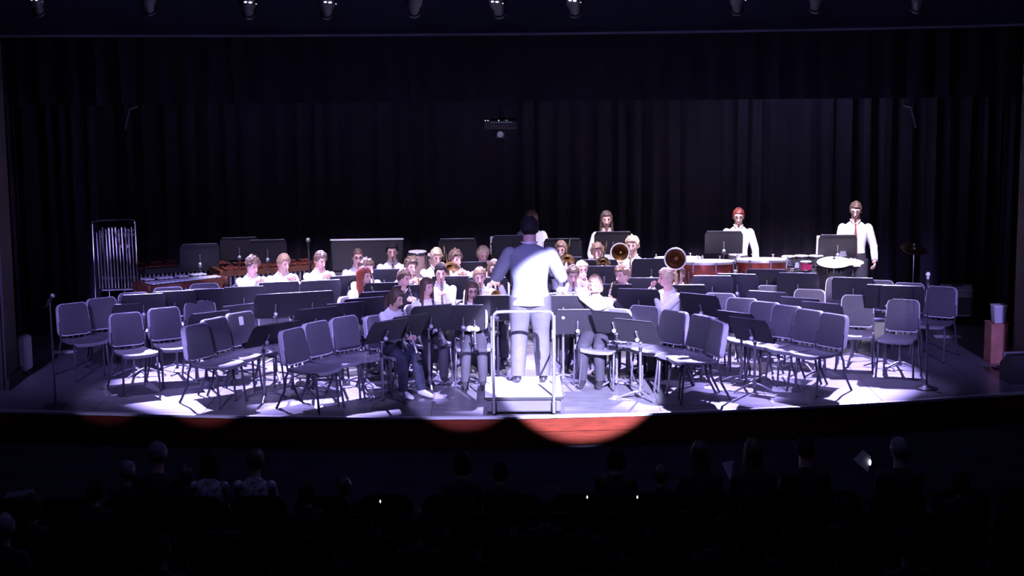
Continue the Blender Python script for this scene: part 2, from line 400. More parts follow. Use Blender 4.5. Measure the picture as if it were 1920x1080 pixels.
# ------------------------------------------------------------------ curtains
def curtain(name, label, x0, x1, y, z0, z1, period, amp, seed, group=None, rz=0.0, zs=6, y1=None):
    rnd = random.Random(seed); xs = []; x = x0
    n = max(8, int((x1-x0)/0.045)); folds = []
    ph = 0; mb = MB(); front = []
    for i in range(n+1):
        x = x0+(x1-x0)*i/n
        ph += (x1-x0)/n/period*2*PI*(0.7+0.6*noise.noise(Vector((x*1.3, seed, 0)))+0.3)
        a = amp*(0.7+0.7*noise.noise(Vector((x*0.9, seed+9, 0))))
        yy = y + (0 if y1 is None else (y1-y)*i/n)
        front.append((x, yy, a*math.sin(ph)+0.35*a*math.sin(2.3*ph+1)))
    rs = []
    for (x, yy, o) in front:
        ring = []
        for k in range(zs+1):
            t = k/zs; z = z0+(z1-z0)*t; sw = 1.15-0.45*t
            ring.append(Vector((x+0.02*math.sin(x*9+t*2), yy+o*sw, z)))
        back = [v+Vector((0, 0.014, 0)) for v in reversed(ring)]
        rs.append(ring+back)
    mb.rings(rs, 'velvet')
    o = mb.build(name); tag(o, label, 'curtain', group); return o
curtain('curtain', 'black pleated rear curtain, left half behind the mallet instruments', -7.2, 0.35, 5.72, 0.01, 4.9, 0.30, 0.055, 3)
curtain('curtain', 'black pleated rear curtain, right half behind the standing boys, brightest folds', 0.25, 7.4, 5.84, 0.01, 4.9, 0.27, 0.07, 8)
curtain('curtain', 'narrow black side curtain just inside the left proscenium pier', -7.8, -5.98, 2.5, 0.01, 4.6, 0.2, 0.05, 5, y1=2.2)
curtain('curtain', 'second black side curtain on the left, behind the chimes', -7.6, -5.5, 4.4, 0.01, 4.6, 0.24, 0.06, 15, y1=4.1)
curtain('curtain', 'narrow black side curtain just inside the right proscenium pier', 6.12, 8.0, 2.7, 0.01, 4.6, 0.2, 0.05, 6, y1=3.0)
curtain('curtain', 'second black side curtain on the right, behind the amplifier', 5.55, 7.8, 4.5, 0.01, 4.6, 0.24, 0.06, 16, y1=4.8)
zb = PY(960, 190, 2.2).z
curtain('border_curtain', 'wide black border curtain hanging across the top of the stage', -8.2, 8.2, 2.2, zb, 4.9, 0.34, 0.03, 21, zs=3)

# ------------------------------------------------------------------ chair
def make_chair():
    t = thing('music_chair', '', 'chair')
    mb = MB()   # seat: contoured plastic pan, front edge toward -Y
    rs = []
    for (y, z, hw) in ((0.20, 0.452, 0.185), (0.12, 0.443, 0.212), (0.0, 0.438, 0.225), (-0.12, 0.447, 0.232), (-0.20, 0.456, 0.232), (-0.245, 0.448, 0.222), (-0.252, 0.432, 0.212)):
        ring = []
        for i in range(9):
            x = -1+2*i/8; ring.append(Vector((x*hw, y, z-0.012*(1-x*x)+0.004*abs(x)**6)))
        ring += [v+Vector((0, 0.0, -0.020)) for v in reversed(ring)]
        rs.append(ring)
    mb.rings(rs, 'seat').build('seat', t)
    # backrest shell and padded front
    tilt = Matrix.Rotation(R(-11), 4, 'X'); org = Vector((0, 0.185, 0.475))
    def back(w, h, r, th, y, z, m):
        return MB().slab(rrect(w, h, r, 5, 0.10), th, m, (0, y, z), (1, 0, 0), (0, 0, 1)).xf(Matrix.Translation(org) @ tilt)
    sh = back(0.455, 0.385, 0.07, 0.060, 0.033, 0, 'rim').build('backrest', t)  # pale edge colour paints the light on the black shell's sides
    b = MB(); a = [Vector((x, 0.004, z+0.012)) for x, z in rrect(0.432, 0.366, 0.064, 5, 0.10)]
    c = [Vector((x*0.93, -0.014, (z-0.18)*0.94+0.18+0.012)) for x, z in rrect(0.432, 0.366, 0.064, 5, 0.10)]
    b.rings([a, [v.lerp(u, .35)+Vector((0, -0.008, 0)) for v, u in zip(a, c)], c], 'pad'); b.xf(Matrix.Translation(org) @ tilt); b.build('back_pad', sh)
    fr = MB()
    for s in (-1, 1):
        fr.tube([(s*0.21, 0.185, 0.43), (s*0.212, 0.195, 0.50), (s*0.205, 0.222, 0.64)], 0.012, 'steel', 6)
        fr.tube([(s*0.19, 0.2, 0.425), (s*0.205, 0.0, 0.418), (s*0.205, -0.2, 0.425)], 0.011, 'steel', 6)
    fr.tube([(-0.21, 0.19, 0.43), (0.21, 0.19, 0.43)], 0.010, 'steel', 6); fr.tube([(-0.205, -0.17, 0.42), (0.205, -0.17, 0.42)], 0.010, 'steel', 6)
    for x in (-0.12, -0.04, 0.04, 0.12): fr.box((x, 0.19, 0.462), (0.02, 0.012, 0.03), 'steel')
    fr.build('frame', t)
    for s in (-1, 1):
        MB().tube([(s*0.205, -0.17, 0.425), (s*0.218, -0.205, 0.39), (s*0.225, -0.225, 0.20), (s*0.235, -0.25, 0.01)], 0.0135, 'steel', 7).ball((s*0.235, -0.25, 0.012), (0.016, 0.016, 0.012), 'black', 6, 4).build('leg', t)
        MB().tube([(s*0.21, 0.17, 0.43), (s*0.222, 0.20, 0.36), (s*0.225, 0.225, 0.20), (s*0.24, 0.33, 0.01)], 0.0135, 'steel', 7).ball((s*0.24, 0.33, 0.012), (0.016, 0.016, 0.012), 'black', 6, 4).build('leg', t)
    for c in list(t.children)+[g for c in t.children for g in c.children]:
        for v in c.data.vertices: v.co.x *= 0.91
    return t
chair0 = make_chair(); CH = {'n': 0}
BACKOFF = 0.262      # top edge of the back behind the chair's centre
def chair_at(x, y, alpha, label, group='black music chairs on the stage'):
    rz = R(alpha)
    if CH['n'] == 0:
        o = chair0; o.location = (x, y, 0); o.rotation_euler = (0, 0, rz); o['label'] = label; o['group'] = group
    else: o = dup(chair0, (x, y, 0), rz, label, group)
    CH['n'] += 1; return o
def chair_px(u, v, alpha, label):
    p = P(u, v, 0.845); a = R(alpha)
    # facing direction (sin a, -cos a); the back is behind
    return chair_at(p.x+math.sin(a)*BACKOFF, p.y-math.cos(a)*BACKOFF, alpha, label)

CHAIRS = [
 (135, 569, 38, 'empty black chair furthest left on the stage, behind the left microphone stand'),
 (190, 559, 36, 'empty black chair second from the left end of the rearmost left row'),
 (235, 587, 30, 'empty black chair left of its row, its seat overlapping the chair before the chimes'),
 (307, 577, 30, 'empty black chair beside the low stand, second in the outer left row'),
 (374, 565, 26, 'empty black chair third in the outer left row, behind a low black music stand'),
 (428, 555, 24, 'empty black chair at the inner end of the outer left row'),
 (250, 549, 22, 'black chair with only its top showing in front of the chimes'),
 (315, 539, 20, 'black chair, only its top showing before the left end of the metal-bar percussion'),
 (383, 532, 18, 'black chair, only its top showing before the right end of the metal-bar percussion'),
 (367, 609, 57, 'empty black chair at the front left, alone over the brightest floor patch'),
 (402, 597, 54, 'empty black chair just behind the front left one, its back half covered'),
 (450, 586, 46, 'empty black chair with a white paper label on its back'),
 (512, 575, 30, 'empty black chair half hidden by the paired black stands, left of centre'),
 (548, 617, 58, 'empty black chair at the near end of the inner left row of three'),
 (592, 604, 53, 'empty black chair in the middle of the inner left row of three'),
 (645, 594, 45, 'empty black chair at the far end of the inner left row, beside the jeans girl'),
 (590, 567, 26, 'black chair showing a curved top behind the long line of left stands'),
 (589, 538, 18, 'black chair showing a thin curved top behind the stands below the third boy'),
 (1153, 579, -28, 'empty black chair behind the front right stand, beside the flute player'),
 (1209, 574, -30, 'empty black chair in front of the child with a hand at the mouth'),
 (1264, 583, -46, 'empty black chair whose long row of seats runs behind the front right stands'),
 (1317, 592, -56, 'black chair turned sideways, its narrow back near the bright right floor patch'),
 (1346, 603, -74, 'black chair turned furthest sideways, edge-on at the right inner row'),
 (1300, 564, -18, 'black chair half covered by the tilted stand right of the white-shirted child'),
 (1321, 504, -10, 'black chair with a broad top edge right in front of the first copper drum'),
 (1381, 507, -12, 'black chair with a thin top edge in front of the second copper drum'),
 (1448, 536, -14, 'black chair behind the middle right stands, wide flat top edge'),
 (1518, 543, -18, 'black chair in the fourth right row, right of the bright stand knob'),
 (1350, 550, -16, 'black chair behind the tall twin stands at the right of centre'),
 (1391, 559, -26, 'black chair at the inner end of the right row of five'),
 (1434, 566, -36, 'black chair second in the right row of five'),
 (1475, 573, -41, 'black chair third in the right row of five'),
 (1517, 581, -47, 'black chair fourth in the right row of five'),
 (1563, 589, -51, 'black chair at the near outer end of the right row of five'),
 (1608, 554, -14, 'black chair facing forward between the row of five and the right microphone'),
 (1577, 521, -14, 'black chair partly behind the outer tilted stand at the right rear'),
 (1648, 526, -16, 'black chair with only a top corner showing behind the outer right stands'),
 (1705, 531, -18, 'black chair behind the outermost pair of right stands'),
 (1694, 562, -22, 'black chair directly left of the right microphone stand'),
 (1766, 538, -32, 'black chair furthest right, in front of the silver amplifier'),
]
chairs = [chair_px(*c) for c in CHAIRS]
# paper label on the labelled chair's back
c = chairs[11]
mb = MB().slab(rrect(0.062, 0.10, 0.012, 2), 0.002, 'paper', (-0.03, 0.2165-0.022, 0.475+0.235), (1, 0, 0), (0, 0.19, 0.98))
o = mb.build('chair_label', c); o['label'] = 'white paper label on the back pad'

# ------------------------------------------------------------------ music stands
def stand_meshes(h, tilt=20):
    """h: height of the desk's top edge"""
    tl = R(tilt); zc = h-0.32*math.cos(tl); k = {}
    T = Matrix.Translation((0, 0, zc)) @ Matrix.Rotation(tl, 4, 'X')
    # the desk leans back away from the player, who is at +Y; we look at its back from -Y
    d = MB().slab([(-0.255, 0.0), (0.255, 0.0), (0.255, 0.27), (0.225, 0.325), (-0.225, 0.325), (-0.255, 0.27)], 0.006, 'stand', (0, 0, -0.01), (1, 0, 0), (0, 0, 1))
    d.box((0, 0.030, -0.010), (0.51, 0.06, 0.005), 'stand'); d.box((0, 0.058, 0.004), (0.51, 0.005, 0.03), 'stand')
    d.tube([(-0.225, -0.012, 0.320), (0.225, -0.012, 0.320)], 0.0032, 'standleg', 6)  # paler strip paints the light caught along the desk's top edge
    k['desk'] = d.xf(T).mesh('desk', True)
    b = MB().box((0, -0.012, 0.09), (0.034, 0.018, 0.16), 'stand', bev=0.005); b.box((0, -0.012, 0.0), (0.05, 0.03, 0.03), 'standleg', bev=0.008)
    b.box((0.0, -0.022, 0.10), (0.014, 0.012, 0.15), 'standleg', bev=0.004); k['bracket'] = b.xf(T).mesh('bracket')
    kn = MB().ball((0, -0.055, 0.0), 0.025, 'knob', 10, 8); kn.tube([(0, -0.04, 0), (0, -0.0, 0)], 0.008, 'chrome', 6)
    k['knob'] = kn.xf(Matrix.Translation((0, -0.012, zc+0.035))).mesh('knob')
    k['pole'] = MB().tube([(0, 0.004, 0.06), (0, 0.004, 0.56)], 0.015, 'standleg', 10).tube([(0, 0.004, 0.55), (0, 0.004, zc+0.05)], 0.0105, 'standleg', 8).tube([(0, 0.004, 0.53), (0, 0.004, 0.575)], 0.02, 'stand', 10).mesh('pole')
    k['hub'] = MB().tube([(0, 0.004, 0.045), (0, 0.004, 0.13)], [0.026, 0.020], 'standleg', 10).mesh('hub')
    for i in range(3):
        a = R(-90+35+120*i); dx, dy = math.cos(a), math.sin(a)
        k['leg%d' % i] = MB().tube(bez([(dx*0.015, dy*0.015, 0.085), (dx*0.08, dy*0.08, 0.075), (dx*0.17, dy*0.17, 0.045), (dx*0.255, dy*0.255, 0.012)], 3), [0.016]*4+[0.014]*3+[0.012]*2+[0.011], 'standleg', 7, flat=0.8).mesh('leg')
    return k
SM = {}
def stand(x, y, alpha, label, h=1.05, group='black music stands on the stage', spin=0.0, slant=0.0):
    h = round(h, 2)
    tilt = 5*round((18+abs(alpha)*0.33)/5) if h < 1.2 else 15; key = (h, tilt)
    if key not in SM: SM[key] = stand_meshes(h, tilt)
    t = thing('music_stand', label, 'music stand', (x, y, 0), R(alpha), group)
    for k in ('desk', 'bracket', 'pole', 'hub', 'leg0', 'leg1', 'leg2'):
        o = bpy.data.objects.new(k.rstrip('012'), SM[key][k]); COL.objects.link(o); o.parent = t
        if k[:3] in ('leg', 'hub'): o.rotation_euler = (0, 0, R(spin))
        if k == 'bracket':
            q = bpy.data.objects.new('knob', SM[key]['knob']); COL.objects.link(q); q.parent = t; q['label'] = 'bright round tilt knob'
    return t
TOPY = 0.30*math.sin(R(20))*-1
def stand_px(u, v, alpha, label, h=1.05, base=None, spin=0.0, group='black music stands on the stage'):
    if base:
        b = P(*base, 0); q = Vector((b.x, b.y)); p = PY(u, v, q.y+0.11); h = p.z; h = max(0.85, min(1.2, h))
        return stand(q.x, q.y, alpha, label, h, group, spin)
    p = P(u, v, h); a = R(alpha)
    off = 0.105                      # the top edge leans toward the front of the stage
    return stand(p.x-math.sin(a)*off, p.y+math.cos(a)*off, alpha, label, h, group, spin)
STANDS = [
 (724, 592, 44, 'music stand in front of the girl in jeans, nearest the stage edge', 0, (718, 760), 20),
 (766, 583, 40, 'music stand just right of the nearest one, its legs by the white shoes', 0, (757, 743), 50),
 (812, 566, 24, 'music stand before the dark-haired clarinet girl, slightly turned', 0, (806, 728), 70),
 (868, 565, 2, 'music stand facing square on in front of the girl with glasses', 0, (870, 724), 100),
 (931, 553, -4, 'dark music stand close to the left rail of the podium', 1.03, None, 0),
 (846, 517, 0, 'wide black music stand behind the dark-haired clarinet girl', 1.05, None, 0),
 (913, 519, 0, 'tall black music stand right above the girl with glasses', 1.06, None, 0),
 (772, 533, 18, 'narrow black stand between the suited brown-haired boy and the clarinet girl', 1.03, None, 0),
 (654, 515, 20, 'black music stand left of the red-haired girl', 1.04, None, 0),
 (601, 524, 15, 'black music stand below the third seated boy from the left', 1.04, None, 0),
 (522, 527, 16, 'black music stand in front of the second boy from the left', 1.04, None, 0),
 (457, 536, 14, 'black music stand in front of the first boy on the left', 1.04, None, 0),
 (517, 549, 18, 'black music stand one row before the second boy, lit along its top', 1.04, None, 0),
 (586, 545, 18, 'black music stand one row before the third boy, above a curved chair top', 1.04, None, 0),
 (447, 569, 36, 'low black music stand behind the chair with the paper label', 0.90, None, 0),
 (391, 583, 36, 'low black music stand tucked behind the front left chairs', 0.88, None, 0),
 (250, 567, 26, 'low black music stand by the chairs in front of the chimes', 0.89, None, 0),
 (268, 550, 14, 'outermost black stand of the far left row', 1.0, None, 0),
 (327, 545, 13, 'second black stand of the far left row, below the metal-bar percussion', 1.0, None, 0),
 (384, 541, 12, 'third black stand of the far left row, beside the wooden end post', 1.0, None, 0),
 (592, 575, 30, 'black music stand at the left of the long inner line of stands', 1.0, None, 0),
 (646, 566, 28, 'black music stand in the middle of the long inner line, behind an empty chair', 1.0, None, 0),
 (682, 557, 24, 'black music stand in front of the red-haired girl', 1.03, None, 0),
 (712, 545, 18, 'black music stand left of the front ponytailed girl', 1.03, None, 0),
 (505, 600, 46, 'left one of the paired black stands among the front left chairs', 0, (497, 750), 40),
 (553, 591, 44, 'right one of the paired black stands among the front left chairs', 0, (550, 738), 60),
 (720, 504, 5, 'black music stand right of the two boys behind the red-haired girl', 1.05, None, 0),
 (722, 529, 8, 'black music stand behind the front ponytailed girl', 1.05, None, 0),
 (890, 490, 4, 'black music stand in front of the blond boy with a slide', 1.07, None, 0),
 (1083, 573, 0, 'wide music stand squarely right of the podium', 0, (1083, 716), 100),
 (1190, 592, -34, 'front right tilted music stand with its foot nearest the edge', 0, (1200, 748), 30),
 (1152, 576, -30, 'music stand with a bright knob left of the front right tilted one', 0, (1156, 724), 60),
 (1312, 549, -34, 'strongly tilted music stand right of the white-shirted child', 1.0, None, 0),
 (1382, 578, -40, 'left one of the crossed pair of stands in the right front', 0, (1389, 718), 30),
 (1412, 589, -42, 'right one of the crossed pair of stands in the right front', 0, (1414, 733), 60),
 (1440, 545, -24, 'low stand behind the right row of five chairs', 0.89, None, 0),
 (1502, 556, -30, 'second low stand behind the right row of five chairs', 0.89, None, 0),
 (1542, 565, -32, 'third low stand behind the right row of five chairs', 0.89, None, 0),
 (1382, 512, -14, 'large black stand in front of the second copper drum', 1.05, None, 0),
 (1438, 504, -10, 'large black stand under the right rim of the copper drums', 1.05, None, 0),
 (1496, 511, -12, 'large black stand under the small drums', 1.05, None, 0),
 (1600, 519, -15, 'black stand under the bright cymbals', 1.05, None, 0),
 (1663, 533, -16, 'left one of the outermost pair of stands at the right rear', 1.02, None, 0),
 (1692, 535, -10, 'right one of the outermost pair of stands at the right rear', 1.02, None, 0),
 (1336, 516, -6, 'black stand overlapping the chair before the first copper drum', 1.03, None, 0),
 (1284, 533, -4, 'black stand right of the white-shirted child at the second bell', 1.03, None, 0),
 (1222, 484, 0, 'black stand between the two large brass bells', 1.08, None, 0),
 (1212, 520, -4, 'black stand just left of the white-shirted child', 1.05, None, 0),
 (1122, 486, 0, 'black stand in front of the boy with a raised arm', 1.08, None, 0),
 (1058, 481, 0, 'black stand below the girl with the curled slide tube', 1.08, None, 0),
 (1148, 532, -4, 'black stand left of the boy in the dark suit', 1.04, None, 0),
 (1197, 540, -14, 'black stand in front of the dark suit, right of its neighbour', 1.03, None, 0),
 (1133, 498, -3, 'black stand behind the flute player, at the suited boy\'s shoulder', 1.06, None, 0),
 (1056, 553, 0, 'small part of a black stand showing right of the conductor', 1.03, None, 0),
 (374, 457, 12, 'tall black stand above the left metal-bar percussion', 1.28, None, 0),
 (448, 445, 10, 'dim tall black stand left of the pair over the red bars', 1.28, None, 0),
 (501, 449, 8, 'tall black stand above the red wooden bars', 1.28, None, 0),
 (858, 447, 2, 'tall black stand with a bright top edge behind the boys with brass', 1.28, None, 0),
 (958, 441, 2, 'tall black stand left of the standing girl behind the conductor', 1.28, None, 0),
 (1055, 447, -2, 'tall black stand right of the standing girl behind the conductor', 1.26, None, 0),
 (1150, 434, -2, 'tall black stand in front of the second standing girl', 1.34, None, 0),
 (1358, 433, -4, 'tall black stand in front of the standing red-haired boy', 1.32, None, 0),
 (1572, 440, -4, 'tall black stand in front of the boy with the red tie', 1.30, None, 0),
]
stands = []
for i, (u, v, a, lb, h, base, spin) in enumerate(STANDS): stands.append(stand_px(u, v, a, 'black '+lb if lb.startswith('music') else lb, h or 1.05, base, spin or (i*37) % 120))

# ------------------------------------------------------------------ people
def smooth_loft(mb, keys, m, n=14, cap=True, sub=2):
    """keys: (centre, half width along x, half depth along y, tilt) joined by a smooth ellipse loft"""
    def cat(a, b, c, d, t): return 0.5*((2*b)+(c-a)*t+(2*a-5*b+4*c-d)*t*t+(3*b-a-3*c+d)*t**3)
    q = [keys[0]]+list(keys)+[keys[-1]]; out = []
    for i in range(1, len(q)-2):
        for k in range(sub):
            t = k/sub
            out.append([cat(Vector(q[i-1][0]), Vector(q[i][0]), Vector(q[i+1][0]), Vector(q[i+2][0]), t)]+[cat(q[i-1][j], q[i][j], q[i+1][j], q[i+2][j], t) for j in (1, 2)])
    out.append([Vector(keys[-1][0]), keys[-1][1], keys[-1][2]])
    rs = []
    for i, (c, a, b) in enumerate(out):
        d = out[min(i+1, len(out)-1)][0]-out[max(0, i-1)][0]; d.normalize()
        X = Vector((1, 0, 0)); Y = d.cross(X).normalized()
        rs.append([c+X*math.cos(2*PI*j/n)*a+Y*math.sin(2*PI*j/n)*b for j in range(n)])
    mb.rings(rs, m, cap)
def limb(mb, a, b, c, r, m, n=9, wr=0.0, seed=0):
    """tapered limb through three joints with a rounded bend"""
    a, b, c = Vector(a), Vector(b), Vector(c)
    pts = [a, a.lerp(b, .45), a.lerp(b, .85), b.lerp((a+c)/2, .04), b.lerp(c, .15), b.lerp(c, .55), c]
    rr = [r[0], r[0]*1.0, r[1]*1.05, r[1]*1.04, r[1], (r[1]+r[2])/2*1.03, r[2]]
    rnd = random.Random(seed)
    mb.tube(pts, [x*(1+rnd.uniform(-wr, wr)) for x in rr], m, n)
def ik(s, t, la, lb, hint):
    s, t, hint = Vector(s), Vector(t), Vector(hint); d = t-s; L = d.length; mx = (la+lb)*0.985
    if L > mx: t = s+d*(mx/L); d = t-s; L = mx
    ca = (la*la+L*L-lb*lb)/(2*la*L); ca = max(-1, min(1, ca)); u = d.normalized()
    hp = (hint-u*hint.dot(u))
    hp = hp.normalized() if hp.length > 1e-4 else Vector((0, 0, -1))
    return s+u*la*ca+hp*la*math.sqrt(max(0, 1-ca*ca)), t
def hand(mb, wpos, d, palm, side, k=1.0, curl=0.9):
    """palm, four curled fingers of unequal length and a thumb from the palm's side; d = along the hand, palm = where the palm faces"""
    d = Vector(d).normalized(); pn = Vector(palm); pn = (pn-d*pn.dot(d)).normalized(); sx = d.cross(pn).normalized()*side
    mb.tube([Vector(wpos)-d*0.02*k, Vector(wpos)+d*0.02*k, Vector(wpos)+d*0.055*k, Vector(wpos)+d*0.088*k], [0.021*k, 0.028*k, 0.036*k, 0.034*k], 'skin', 8, flat=0.45, up=pn)
    for i, (o, L) in enumerate(((-0.026, .062), (-0.009, .074), (0.009, .070), (0.026, .054))):
        b = Vector(wpos)+d*0.08*k+sx*o*k; p = [b]; dd = d.copy(); seg = L/3*k
        for j in range(3):
            dd = (dd*math.cos(curl*.62)+pn*math.sin(curl*.62)).normalized() if j else (dd*math.cos(curl*.4)+pn*math.sin(curl*.4)).normalized()
            p.append(p[-1]+dd*seg)
            pnn = (pn*math.cos(curl*.5)-d*math.sin(curl*.5)).normalized(); pn2 = pnn
        mb.tube(p, [0.0095*k, 0.009*k, 0.0082*k, 0.0065*k], 'skin', 5)
    b = Vector(wpos)+d*0.025*k-sx*0.022*k
    mb.tube([b, b+(d*.55-sx*.8+pn*.25).normalized()*0.032*k, b+(d*.55-sx*.8+pn*.25).normalized()*0.032*k+(d*.8-sx*.1+pn*.6).normalized()*0.034*k], [0.012*k, 0.0105*k, 0.008*k], 'skin', 5)

def head_pts(n=18, kk=12):
    pass
def make_head(mb, C, Q, k, glasses=False):
    """a skull with brow, sockets, nose, lips, chin and ears"""
    n, m = 20, 14; rs = []
    for i in range(m+1):
        a = PI*i/m-PI/2; ring = []
        for j in range(n):
            b = 2*PI*j/n; x = math.cos(a)*math.sin(b); y = -math.cos(a)*math.cos(b); z = math.sin(a)
            front = max(0.0, -y)
            sx, sy, sz = 0.076, 0.096, 0.116
            if z < 0: sx *= 1-0.34*(-z)**1.3; 
            if z < -0.1 and y > 0: y *= 1-0.45*(-z)
            px, py, pz = x*sx, y*sy, z*sz
            if front > .25:
                py += 0.010*math.exp(-((x/.28)**2))*math.exp(-(((z+.72)/.22)**2))*-1     # chin
                py += 0.010*(math.exp(-(((abs(x)-.36)/.17)**2)))*math.exp(-(((z-.03)/.13)**2))   # sockets
                py -= 0.006*math.exp(-((x/.7)**2))*math.exp(-(((z-.22)/.10)**2))          # brow
                py -= 0.016*math.exp(-((x/.13)**2))*math.exp(-(((z+.20)/.14)**2))
            ring.append(C+Q @ Vector((px, py, pz))*k)
        rs.append(ring)
    mb.rings(rs, 'skin', False)
    nb = [Vector((0, -.092, .02)), Vector((0, -.104, -.015)), Vector((0, -.113, -.038)), Vector((0, -.098, -.050))]
    mb.tube([C+Q @ p*k for p in nb], [.006*k, .010*k, .014*k, .008*k], 'skin', 6)
    for s in (-1, 1):
        mb.ball(C+Q @ Vector((s*.030, -.085, .006))*k, (.0115*k, .008*k, .007*k), 'eye', 8, 5, Q)
        mb.tube([C+Q @ Vector((s*.015, -.095, .026))*k, C+Q @ Vector((s*.032, -.092, .030))*k, C+Q @ Vector((s*.048, -.080, .024))*k], .0035*k, 'hbrown', 5)
        mb.ball(C+Q @ Vector((s*.077, .008, -.012))*k, (.010*k, .018*k, .030*k), 'skin', 8, 6, Q)
    mb.ball(C+Q @ Vector((0, -.091, -.068))*k, (.021*k, .007*k, .0065*k), 'lip', 8, 5, Q)

def make_hair(style, m, C, Q, k, root, seed=0):
    mb = MB(); n, mm = 24, 16; rs = []
    vs = []; fs = []
    def hl(b):      # lowest latitude (sine) of the hair at azimuth b (0 = front)
        f = math.cos(b)
        if style in ('short', 'tousled', 'crop', 'spiky'):
            return 0.52 if f > 0.55 else (0.10 if f > 0.0 else (-0.30 if f > -0.5 else -0.55))
        if style == 'bob': return 0.40 if f > 0.65 else -0.75
        return 0.50 if f > 0.60 else (-0.30 if f > 0.0 else -0.7)
    rnd = random.Random(seed)
    idx = {}
    th = {'short': .014, 'crop': .007, 'tousled': .022, 'spiky': .020}.get(style, .015)
    def vert(i, j, inner):
        key = (i, j % n, inner)
        if key in idx: return idx[key]
        b = 2*PI*(j % n)/n; lo = math.asin(max(-.95, hl(b))); a = lo+(PI/2-lo)*(1-i/mm)
        x = math.cos(a)*math.sin(b); y = -math.cos(a)*math.cos(b); z = math.sin(a)
        sx, sy, sz = .078, .098, .116
        if z < 0: sx *= 1-.22*(-z)
        if z < -.1 and y > 0: y *= 1-.35*(-z)
        t = 0 if inner else th
        if not inner:
            t *= 0.55+0.9*max(0, z)+(0.35 if i < mm else -.35)
            if style in ('tousled', 'spiky'): t += .026*noise.noise(Vector((x*4.5, y*4.5, z*4.5+seed)))+.008*noise.noise(Vector((x*13, y*13, z*13+seed)))
            else: t += .012*noise.noise(Vector((x*7, y*7, z*4+seed)))
            if style in ('short', 'tousled') and z > .45 and y < 0: t += .007*math.sin(b*2+seed)
        v = Vector((x*(sx+t), y*(sy+t), z*(sz+t)))
        idx[key] = len(vs); vs.append(C+Q @ v*k); return idx[key]
    for j in range(n):
        for i in range(mm):
            fs.append((vert(i, j, 0), vert(i, j+1, 0), vert(i+1, j+1, 0), vert(i+1, j, 0)))
        fs.append((vert(mm, j, 0), vert(mm, j+1, 0), vert(mm, j+1, 1), vert(mm, j, 1)))
    mb.add(vs, fs, m)
    if style in ('long', 'bob', 'longfront'):
        L = {'long': .30, 'bob': .10, 'longfront': .36}[style]; arc = {'long': 112, 'bob': 128, 'longfront': 122}[style]
        rings = []; q = 20
        for i in range(9):
            t = i/8; z = .01-t*L; ring = []
            w = .092+.016*math.sin(t*2.2)-(.012*t if style != 'bob' else .02*t*t); dp = .104-.02*t
            for j in range(q+1):
                b = R(180-arc+2*arc*j/q); wv = .006*math.sin(j*1.9+seed)*(.4+t)
                ring.append(C+(Q if t < .35 else Q) @ Vector(((w+wv)*math.sin(b), -(dp+wv)*math.cos(b)+.010*t, z))*k)
            for j in range(q, -1, -1):
                b = R(180-arc+2*arc*j/q)
                ring.append(C+Q @ Vector(((w-.022)*math.sin(b), -(dp-.022)*math.cos(b)+.010*t, z))*k)
            rings.append(ring)
        mb.rings(rings, m)
    if style == 'ponytail':
        mb.ball(C+Q @ Vector((0, .105, .015))*k, .024*k, m, 8, 6)
        mb.tube([C+Q @ p*k for p in (Vector((0, .10, .02)), Vector((.01, .145, -.03)), Vector((.015, .15, -.12)), Vector((.01, .125, -.22)), Vector((0, .11, -.29)))], [.018*k, .028*k, .030*k, .022*k, .007*k], m, 9)
        for s in (-1, 1): mb.tube([C+Q @ p*k for p in (Vector((s*.060, -.06, .07)), Vector((s*.083, -.035, -.01)), Vector((s*.085, -.03, -.09)))], [.010*k, .010*k, .004*k], m, 6)
    o = mb.build('hair', root); return o

